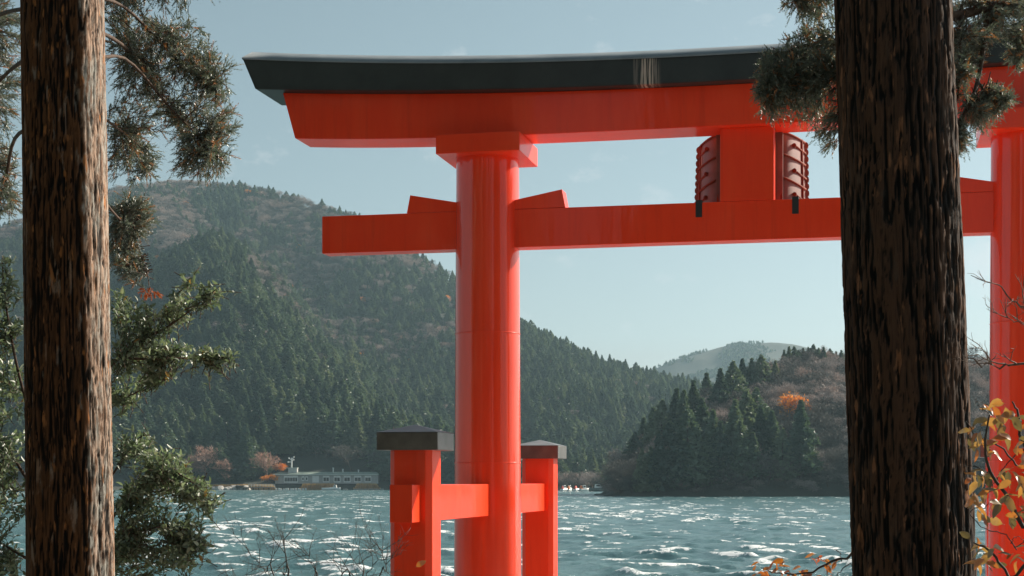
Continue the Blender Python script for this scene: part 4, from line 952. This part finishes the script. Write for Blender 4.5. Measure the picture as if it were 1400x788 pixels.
# ------------------------------------------------------------------ lakeside lodge and shore things
DB = 757.0
def bx(px): return (px-700)/F_PX*DB
def bz(py): return CAM_Z+(HORIZON-py)/F_PX*DB
def lodge():
    x0, x1 = bx(376), bx(517); zf, ze, zr = bz(661.6), bz(650), bz(646)
    o = empty('lakeside_lodge', ((x0+x1)/2, DB, 0)); tag(o, 'long low grey lodge on piles with pale green roof at the far shore', 'building')
    cx = (x0+x1)/2; X = lambda p: bx(p)-cx
    L, Rr = x0-cx, x1-cx
    w = bbox('wall', (L, 0, zf), (Rr, 11, ze), M['wall_grey'], o, .03)
    e = .9
    roof = bev_obj('roof', [(L-e,-e,ze+.02),(Rr+e*.2,-e,ze+.02),(Rr+e*.2,12,ze+.02),(L-e,12,ze+.02),(L-e,-e,ze+.45),(Rr+e*.2,-e,ze+.45),(Rr+e*.2,12,ze+.45),(L-e,12,ze+.45),(L+1.5,5.5,zr+.25),(Rr-1.2,5.5,zr+.25)],
            [(3,2,1,0),(0,1,5,4),(1,2,6,5),(2,3,7,6),(3,0,4,7),(4,5,9,8),(5,6,9),(6,7,8,9),(7,4,8)], M['roof_green'], o, 0)
    bbox('gutter', (L-e, -e-.14, ze+.12), (Rr+e*.2, -e-.01, ze+.34), M['frame_white'], roof, .02)
    bbox('floor_slab', (L-.3, -.5, zf-.45), (Rr+.2, 11, zf-.02), M['timber_dark'], o, .02)
    for k in range(16):
        xx = L+.6+(Rr-L-1.2)*k/15
        bbox('pile', (xx-.16, -.2, -1.2), (xx+.16, .15, zf-.46), M['timber_dark'], o, .02)
    def window(pa, pb, ya, yb, panes, surround=True, rows=1):
        a, b, z0, z1 = X(pa), X(pb), bz(yb), bz(ya)
        wf = bbox('window', (a, -.16, z0), (b, -.004, z1), M['frame_white'] if surround else M['wall_white'], o, .02)
        m_ = .24
        pw = (b-a-2*m_)/panes
        for k in range(panes):
            bbox('pane', (a+m_+k*pw+.07, -.20, z0+(z1-z0)*.18), (a+m_+(k+1)*pw-.07, -.165, z0+(z1-z0)*.72), M['glass'], wf, 0)
    window(388.3, 407.3, 650.6, 660.2, 8)
    for pa, pb in ((441.5,450.5),(456.3,465.5),(470,479.3),(484.3,494),(498.6,507.7)): window(pa, pb, 650.6, 659.8, 2)
    bbox('blank_panel', (X(427), -.16, bz(660)), (X(436), -.004, bz(650.6)), M['frame_white'], o, .02)
    for pa in (412.5, 417.5):
        window(pa, pa+3.6, 651.5, 657.5, 1)
    bbox('door', (X(380), -.12, zf+.05), (X(385), -.004, bz(651.5)), M['wall_white'], o, .02)
    # deck house with mast
    dk = bbox('deckhouse', (X(393), 2.5, ze+.5), (X(405), 7, bz(640.2)), M['wall_white'], o, .03)
    bbox('deckhouse_roof', (X(387.5), 2.1, bz(640.2)+.01), (X(405.6), 7.3, bz(640.2)+.22), M['roof_pale'], dk, .02)
    mast = MB(); zt = bz(640.2)+.2; mx_ = X(397.2)
    mast.tube([(mx_,4,zt),(mx_,4,bz(626))], [.36,.30], 8); mast.build('mast', M['frame_white'], o)
    for dx_, dz in ((-1.3, .5), (1.0, 1.0), (-1.6,-1.3), (.9,-.3)):
        m = MB(); m.tube([(mx_,4,bz(630)+dz*.4),(mx_+dx_,4,bz(628)+dz)], [.22,.17], 6)
        m.tube([(mx_+dx_-.3,4,bz(628)+dz),(mx_+dx_+.35,4,bz(628)+dz+.05)], [.34,.3], 6); m.build('mast_arm', M['frame_white'], o)
    for p, h in ((454.3, 3.2), (467.5, 2.2), (489, 1.6)):
        m = MB(); m.tube([(X(p),4,zr-.4),(X(p),4,zr+h*.6)], [.32,.26], 8); m.tube([(X(p),4,zr+h*.6),(X(p),4,zr+h*.6+.3)], [.45,.4], 8); m.build('roof_vent', M['frame_white'], o)
M['roof_pale'] = simple('pale_mint_paint', [(.3, (.55, .62, .56)), (.7, (.66, .72, .66))], rough=.5, scale=(1,1,1))
lodge()

def hull(m, L, W, H, z0=-.15):
    st = np.linspace(0, 1, 9); V = []
    for s in st:
        w = W/2*math.sin(min(1, (1-s)*2.2+.02)*math.pi/2)*(1 if s > .02 else .92); sheer = H+.35*H*s**2
        V += [(L*(s-.5), -w*.55, z0), (L*(s-.5), -w, z0+sheer), (L*(s-.5), w, z0+sheer), (L*(s-.5), w*.55, z0)]
    Q = [(i*4+j, i*4+j+1, i*4+j+5, i*4+j+4) for i in range(8) for j in range(3)] + [(i*4+3, i*4, i*4+4, i*4+7) for i in range(8)] + [(3,2,1,0), (32,33,34,35)]
    m.add(V, None, Q)
def boat(px, D, L, rz, hm, cabin, label, group=None, tarp=None):
    X = (px-700)/F_PX*D; o = empty('boat', (X, D, 0), rz); tag(o, label, 'boat', group)
    m = MB(); hull(m, L, L*.32, L*.13+.45); m.build('hull', hm, o)
    zt = L*.13+.28
    if cabin:
        bev_obj('cabin', [(-L*.22,-L*.11,zt),(L*.14,-L*.11,zt),(L*.14,L*.11,zt),(-L*.22,L*.11,zt),(-L*.20,-L*.09,zt+1.5),(L*.05,-L*.09,zt+1.5),(L*.05,L*.09,zt+1.5),(-L*.20,L*.09,zt+1.5)], BOXF, M['hull_white'], o, .05)
        bbox('windscreen', (-L*.15, -L*.113, zt+.75), (L*.03, -L*.092, zt+1.25), M['glass'], o, 0)
    if tarp:
        bev_obj('tarpaulin', [(-L*.42,-L*.12,zt+.05),(-L*.10,-L*.12,zt+.05),(-L*.10,L*.12,zt+.05),(-L*.42,L*.12,zt+.05),(-L*.38,-.15,zt+1.3),(-L*.14,-.15,zt+1.3),(-L*.14,.15,zt+1.3),(-L*.38,.15,zt+1.3)], BOXF, tarp, o, .05)
boat(448, 742, 5.5, .15, M['hull_white'], False, 'open white boat moored before the reeds by the lodge')
boat(459, 743, 4.5, -.2, M['hull_white'], True, 'small white cabin boat moored before the reeds by the lodge')
MG = 'boats moored at the head of the bay'
boat(772, 655, 4.6, .9, M['hull_white'], True, 'white motor boat with red cover moored next to the red post', MG, M['red_tarp'])
boat(779, 658, 4.8, 1.2, M['hull_white'], True, 'white motor boat with orange cover in the bay', MG, M['orange_tarp'])
boat(789, 655, 4.6, 1.0, M['hull_white'], False, 'low white boat under a red cover in the bay', MG, M['red_tarp'])
boat(799, 657, 5.2, .6, M['hull_white'], True, 'white cabin boat with orange cover beside the grey-green launch', MG, M['orange_tarp'])
boat(819, 640, 8.0, .1, M['hull_green'], True, 'grey-green launch with pale cabin at the foot of the headland')
boat(838, 600, 4.5, .2, M['hull_green'], False, 'small grey rowing boat pulled in beside the headland')

def shore_rocks():
    r = np.random.default_rng(8)
    for k in range(26):
        px = 240+95*(k+r.random())/26; D = r.uniform(741, 750); s = r.uniform(1.4, 3.4); bm = bmesh.new(); bmesh.ops.create_icosphere(bm, subdivisions=2, radius=1)
        for v in bm.verts:
            n = mnoise.noise(v.co*1.4+Vector((k*7.1, 0, 0))); v.co *= 1+.35*n; v.co = Vector((round(v.co.x*5)/5*.5+v.co.x*.5, v.co.y, v.co.z))
        me = bpy.data.meshes.new('shore_rock'); bm.to_mesh(me); bm.free(); me.materials.append(M['rock'])
        o = bpy.data.objects.new('shore_rock', me); C.objects.link(o); o.location = ((px-700)/F_PX*D, D, .25); o.scale = (s, s*.8, s*.62); o.rotation_euler = (0, 0, r.random()*6)
        tag(o, 'pale boulder lying along the waterline left of the jetty', 'rock', 'boulders along the far waterline')
shore_rocks()
def jetty():
    D = 742; f = lambda p: (p-700)/F_PX*D; o = empty('jetty', (f(352), D, 0)); tag(o, 'grey timber jetty with white railing left of the lodge', 'jetty'); X = lambda p: f(p)-f(352)
    bbox('deck', (X(331), -1, 1.0), (X(376), 2, 1.35), M['timber'], o, .02)
    for p in range(333, 377, 7): bbox('pile', (X(p)-.18, -.9, -1.4), (X(p)+.18, -.5, .99), M['timber_dark'], o, .02)
    for p in range(340, 377, 4): bbox('railing_post', (X(p)-.07, -.8, 1.36), (X(p)+.07, -.66, 2.7), M['frame_white'], o, 0)
    for z in (2.05, 2.65): bbox('railing_bar', (X(340), -.65, z-.07), (X(376), -.55, z+.07), M['frame_white'], o, 0)
    h = bbox('shed', (X(322), 0, 1.0), (X(333), 3, 2.1), M['timber_dark'], o, .03)
jetty()
for k in range(13):                                            # row of white mooring posts
    px = 377.5+k*3.35+.5*math.sin(k*2.3); D = 741; o = bbox('mooring_post', (-.34, -.34, -1.4), (.34, .34, .78+.12*math.sin(k*1.7)), M['frame_white'], None, .06); o.location = ((px-700)/F_PX*D, D, 0)
    tag(o, 'short white mooring post standing in the water before the lodge', 'post', 'row of white mooring posts')
for k, px in enumerate((472, 486.5, 493, 500.5, 507.5, 514.5, 521.5)):
    D = 744; o = empty('pontoon_float', ((px-700)/F_PX*D, D, 0)); tag(o, 'low buff float moored in a line along the reeds', 'float', 'floats along the reeds')
    bbox('float_body', (-1.05, -.5, -.3), (1.05, .5, .42), M['timber'], o, .12); bbox('float_top', (-1.0, -.45, .425), (1.0, .45, .52), M['frame_white'], o, .03)
def reeds(p0, p1, D, label, n, h):
    r = np.random.default_rng(int(p0)); m = MB()
    px = r.uniform(p0, p1, n); Dd = D+r.uniform(-2, 3, n); X = (px-700)/F_PX*Dd; env = np.clip(np.minimum(px-p0, p1-px)/5, .35, 1)
    hh = h*env*r.uniform(.75, 1.1, n); lx = r.normal(0, .25, n)
    V = np.stack([np.stack([X-.07, Dd, X*0-.3], 1), np.stack([X+.07, Dd, X*0-.3], 1), np.stack([X+lx, Dd+r.normal(0, .2, n), hh], 1), np.stack([X+lx-.1, Dd, hh*.8], 1)], 1).reshape(-1, 3)
    m.add(V, (np.arange(n)[:, None, None]*4+np.array([(0,1,2),(0,2,3)])[None]).reshape(-1, 3), None, np.repeat(r.random(n), 4))
    tag(m.build('reed_bed', M['reed']), label, 'reeds', kind='stuff')
reeds(410, 462, 748, 'dry buff reed bed under the middle of the lodge', 2200, 3.0)
reeds(484, 520, 748, 'dry buff reed bed under the end of the lodge', 1500, 3.0)
reeds(262, 378, 751, 'thin dry grass along the shore rocks', 3200, 2.6)

# ------------------------------------------------------------------ near shrubs on the right and bare twigs
def leaf_mesh(name, mat, bend, fold, curl=0.0):
    n = 7; V, Q = [], []
    for i in range(n):
        s = i/(n-1); w = .5*math.sin(math.pi*min(1, s**.9*.97+.02))**.8*.54*(1+.08*math.sin(i*2.1+curl*5)); z = -bend*s*s + .05*math.sin(s*7+curl*3)
        V += [(s, -w, z+fold*w), (s, 0, z), (s, w, z+fold*w*(1+curl))]
    for i in range(n-1):
        Q += [(i*3, i*3+1, i*3+4, i*3+3), (i*3+1, i*3+2, i*3+5, i*3+4)]
    m = MB(); m.add(V, None, Q); m.tube([(-.16, 0, .0), (0, 0, 0)], [.012, .012], 4); return m.mesh(name, mat, True)
def place_leaf(me, parent, base, d, roll, L, off):
    d = Vector(d).normalized(); o = bpy.data.objects.new('leaf', me); C.objects.link(o); o.parent = parent
    q = d.to_track_quat('X', 'Z'); q = q @ Matrix.Rotation(roll, 3, 'X').to_quaternion()
    o.rotation_mode = 'QUATERNION'; o.rotation_quaternion = q; o.location = Vector(base)-Vector(off); o.scale = (L, L*.95, L)
    return o
LEAFS_Y = [leaf_mesh('yellowing_leaf', M['leaf_yellow'], b, f, c) for b, f, c in ((.25,.25,.0),(.45,.4,.3),(.1,.15,-.4),(.6,.5,.5))]
LEAFS_O = [leaf_mesh('orange_leaf', M['leaf_orange'], b, f, c) for b, f, c in ((.25,.25,.0),(.5,.4,.3),(.1,.2,-.4))]
def leafy_bush(name, label, base_px, D, stems, leaves, meshes, seed, twigmat, Lr):
    r = np.random.default_rng(seed); b = at(base_px, 657, D); base = np.array([b[0], D, float(bank_z(b[0], D))-.05]); o = empty(name, base); tag(o, label, 'shrub')
    for pts, r0, r1 in stems:
        m = MB(); P = limb_path([at(*p) if len(p) == 3 else base for p in pts], 18)-base
        P = P + np.concatenate([np.zeros((1, 3)), r.normal(0, .004, (17, 3))]); m.tube(P, np.linspace(r0, r1, 18), 6); m.build('stem', twigmat, o, smooth=True)
    for px, py, dd, ang, tilt in leaves:                        # ang: direction seen from the front, tilt: towards / away
        p = at(px, py, D+dd); d = (math.cos(ang)*math.cos(tilt), math.sin(tilt), -math.sin(ang)*math.cos(tilt))
        place_leaf(meshes[int(r.integers(0, len(meshes)))], o, p, d, r.normal(0, .7), r.uniform(*Lr), base)
    return o
rb = np.random.default_rng(15)
yl = []
for px, py, n in ((1352,560,3),(1372,556,2),(1390,566,3),(1362,574,4),(1345,572,2),(1335,590,3),(1333,608,3),(1350,610,3),(1363,612,2),(1375,596,4),(1395,600,3),(1398,622,3),(1372,648,4),(1392,650,4),(1350,650,2),(1340,645,3),(1332,655,3),(1352,670,4),(1336,672,3),(1334,690,3),(1380,680,3),(1372,690,2),(1396,670,2),(1392,700,3),(1380,708,2),(1335,700,2),(1330,740,2),(1345,748,3),(1360,752,3),(1338,770,3),(1352,768,3),(1385,765,2),(1398,752,2),(1405,700,3),(1415,640,4),(1420,580,4)):
    for q in range(n+1): yl.append((px+rb.normal(0, 5), py+rb.normal(0, 5), rb.uniform(-.18, .22), rb.choice([rb.normal(.5, .5), rb.normal(2.7, .5)]), rb.normal(0, .6)))
leafy_bush('leafy_shrub', 'sparse shrub with curling yellow-green leaves in front of the right-hand red pillar', 1430, 6.6,
    [([(), (1432,760,6.6), (1400,725,6.6), (1378,680,6.6), (1352,640,6.55), (1349,600,6.55), (1352,566,6.5)], .013, .003),
     ([(), (1440,700,6.7), (1400,612,6.7), (1393,570,6.7), (1385,548,6.7)], .012, .003),
     ([(1396,640,6.7), (1360,606,6.7), (1335,598,6.7), (1320,575,6.7)], .004, .0015),
     ([(), (1420,800,6.5), (1385,790,6.5), (1355,758,6.5), (1332,742,6.5)], .010, .003),
     ([(1390,752,6.6), (1372,730,6.6), (1345,722,6.6), (1325,700,6.6), (1352,690,6.6)], .0025, .0015),
     ([(1362,655,6.6), (1345,642,6.6), (1318,636,6.6)], .003, .0015),
     ([(1410,610,6.7), (1385,625,6.7), (1360,660,6.7), (1345,690,6.7)], .003, .0015),
     ([(1405,735,6.5), (1390,748,6.5), (1384,741,6.5), (1388,735,6.5), (1400,738,6.5)], .002, .0012),
     ([(1352,566,6.5), (1340,556,6.5), (1333,548,6.5)], .002, .001)], yl, LEAFS_Y, 41, M['twig_dark'], (.042, .074))
ol = []
for px, py, n in ((1037,772,2),(1034,782,2),(1046,780,3),(1058,768,2),(1064,776,2),(1074,770,2),(1068,782,2),(1085,782,3),(1092,778,2),(1103,778,2),(1112,762,3),(1122,762,2),(1130,774,3),(1128,784,3),(1142,768,2),(1148,766,2),(1050,788,3),(1095,790,3),(1120,792,3)):
    for q in range(n): ol.append((px+rb.normal(0, 3), py+rb.normal(0, 2.5), rb.uniform(-.1, .1), rb.choice([rb.normal(2.6, .5), rb.normal(.4, .5)]), rb.normal(0, .5)))
leafy_bush('leafy_shrub', 'low branch of orange autumn leaves reaching over the water beside the dark cedar', 1190, 9.2,
    [([(), (1190,790,9.2), (1160,764,9.2), (1135,770,9.2), (1115,780,9.2), (1080,784,9.2), (1056,782,9.2), (1040,776,9.2)], .010, .0025),
     ([(1150,768,9.2), (1147,756,9.2), (1141,750,9.2)], .003, .0015), ([(1135,770,9.2), (1122,764,9.2), (1110,766,9.2)], .003, .0015), ([(1180,790,9.2),(1165,772,9.2),(1150,780,9.2),(1140,795,9.2)], .004, .002), ([(1080,784,9.2),(1072,774,9.2),(1062,768,9.2)], .0025, .0012)], ol, LEAFS_O, 43, M['twig_dark'], (.04, .07))

def bare_shrub(name, label, base_px, D, stems, seed, mat, dens=5, lmax=.22):
    r = np.random.default_rng(seed); b = at(base_px, 657, D); base = np.array([b[0], D, float(bank_z(b[0], D))-.05]); o = empty(name, base); tag(o, label, 'shrub')
    for pts, r0, r1 in stems:
        P = limb_path([at(*p) if len(p) == 3 else base for p in pts], 22)-base; P[1:] += r.normal(0, .006, (21, 3)); m = MB(); m.tube(P, np.linspace(r0, r1, 22), 5)
        def side(p, d, L, rad, lev):
            q = [p]
            for k in range(4): d = d+r.normal(0, .16, 3)+np.array([0, 0, .05]); d /= np.linalg.norm(d); q.append(q[-1]+d*L/4)
            m.tube(q, np.linspace(rad, rad*.45, 5), 4)
            if lev:
                for k in range(2+int(r.integers(0, 2))): side(q[int(r.integers(1, 5))], d+r.normal(0, .55, 3), L*.6, rad*.6, lev-1)
        for k in range(dens):
            i = int(r.integers(8, 21)); t = P[i]-P[i-1]; t /= np.linalg.norm(t); d = t+r.normal(0, .6, 3)*np.array([1, .6, 1]); side(P[i], d/np.linalg.norm(d), r.uniform(.4, 1)*lmax, .0028*r0/.008, 2)
        m.build('stem', mat, o, smooth=True)
bare_shrub('bare_shrub', 'leafless twiggy shrub in front of the water beside the support post', 420, 9.0,
    [([(), (380,830,9), (360,780,9), (336,752,9)], .006, .0015), ([(), (395,830,9.1), (394,775,9.1), (387,735,9.1)], .007, .0018), ([(), (430,830,9), (432,790,9), (418,755,9)], .006, .0015), ([(), (460,830,9), (480,790,9), (455,765,9)], .006, .0015),
     ([(), (490,830,9.1), (500,790,9.1), (525,760,9.1)], .006, .0012), ([(), (510,830,9), (527,780,9), (513,742,9)], .006, .0012), ([(), (340,840,9.1), (325,800,9.1), (315,778,9.1)], .005, .0012)], 51, M['twig_dark'], 9, .22)
bare_shrub('bare_shrub', 'pale bare branch reaching across the right-hand red pillar', 1480, 6.2,
    [([(), (1480,560,6.2), (1420,500,6.2), (1385,497,6.2), (1350,500,6.2), (1317,490,6.2)], .009, .0022), ([(), (1470,480,6.2), (1420,432,6.2), (1385,410,6.2), (1354,382,6.2)], .008, .0015), ([(), (1460,500,6.2), (1420,455,6.2), (1398,444,6.2), (1376,430,6.2)], .006, .0012)], 53, M['twig'], 4, .13)
# a stray leaf blown against the front support post
lf = bpy.data.objects.new('fallen_leaf', LEAFS_O[2]); C.objects.link(lf); lf.location = at(569, 775, 14.93); lf.scale = (.105,)*3; lf.rotation_euler = (R(70), R(-33), 0)
tag(lf, 'stray orange leaf blown against the support post', 'leaf')

# ------------------------------------------------------------------ hazy air
def haze():
    m, nt, out = mat_new('hazy_air'); v = nt.nodes.new('ShaderNodeVolumePrincipled'); v.inputs['Color'].default_value = (.58, .86, 1.0, 1); v.inputs['Density'].default_value = .00011; v.inputs['Anisotropy'].default_value = .35
    nt.links.new(v.outputs[0], out.inputs['Volume']); m.cycles.homogeneous_volume = True
    b = MB(); b.box((-3500, -260, -5.2), (3500, 4100, 372)); o = b.build('haze', m); o['kind'] = 'stuff'
haze()
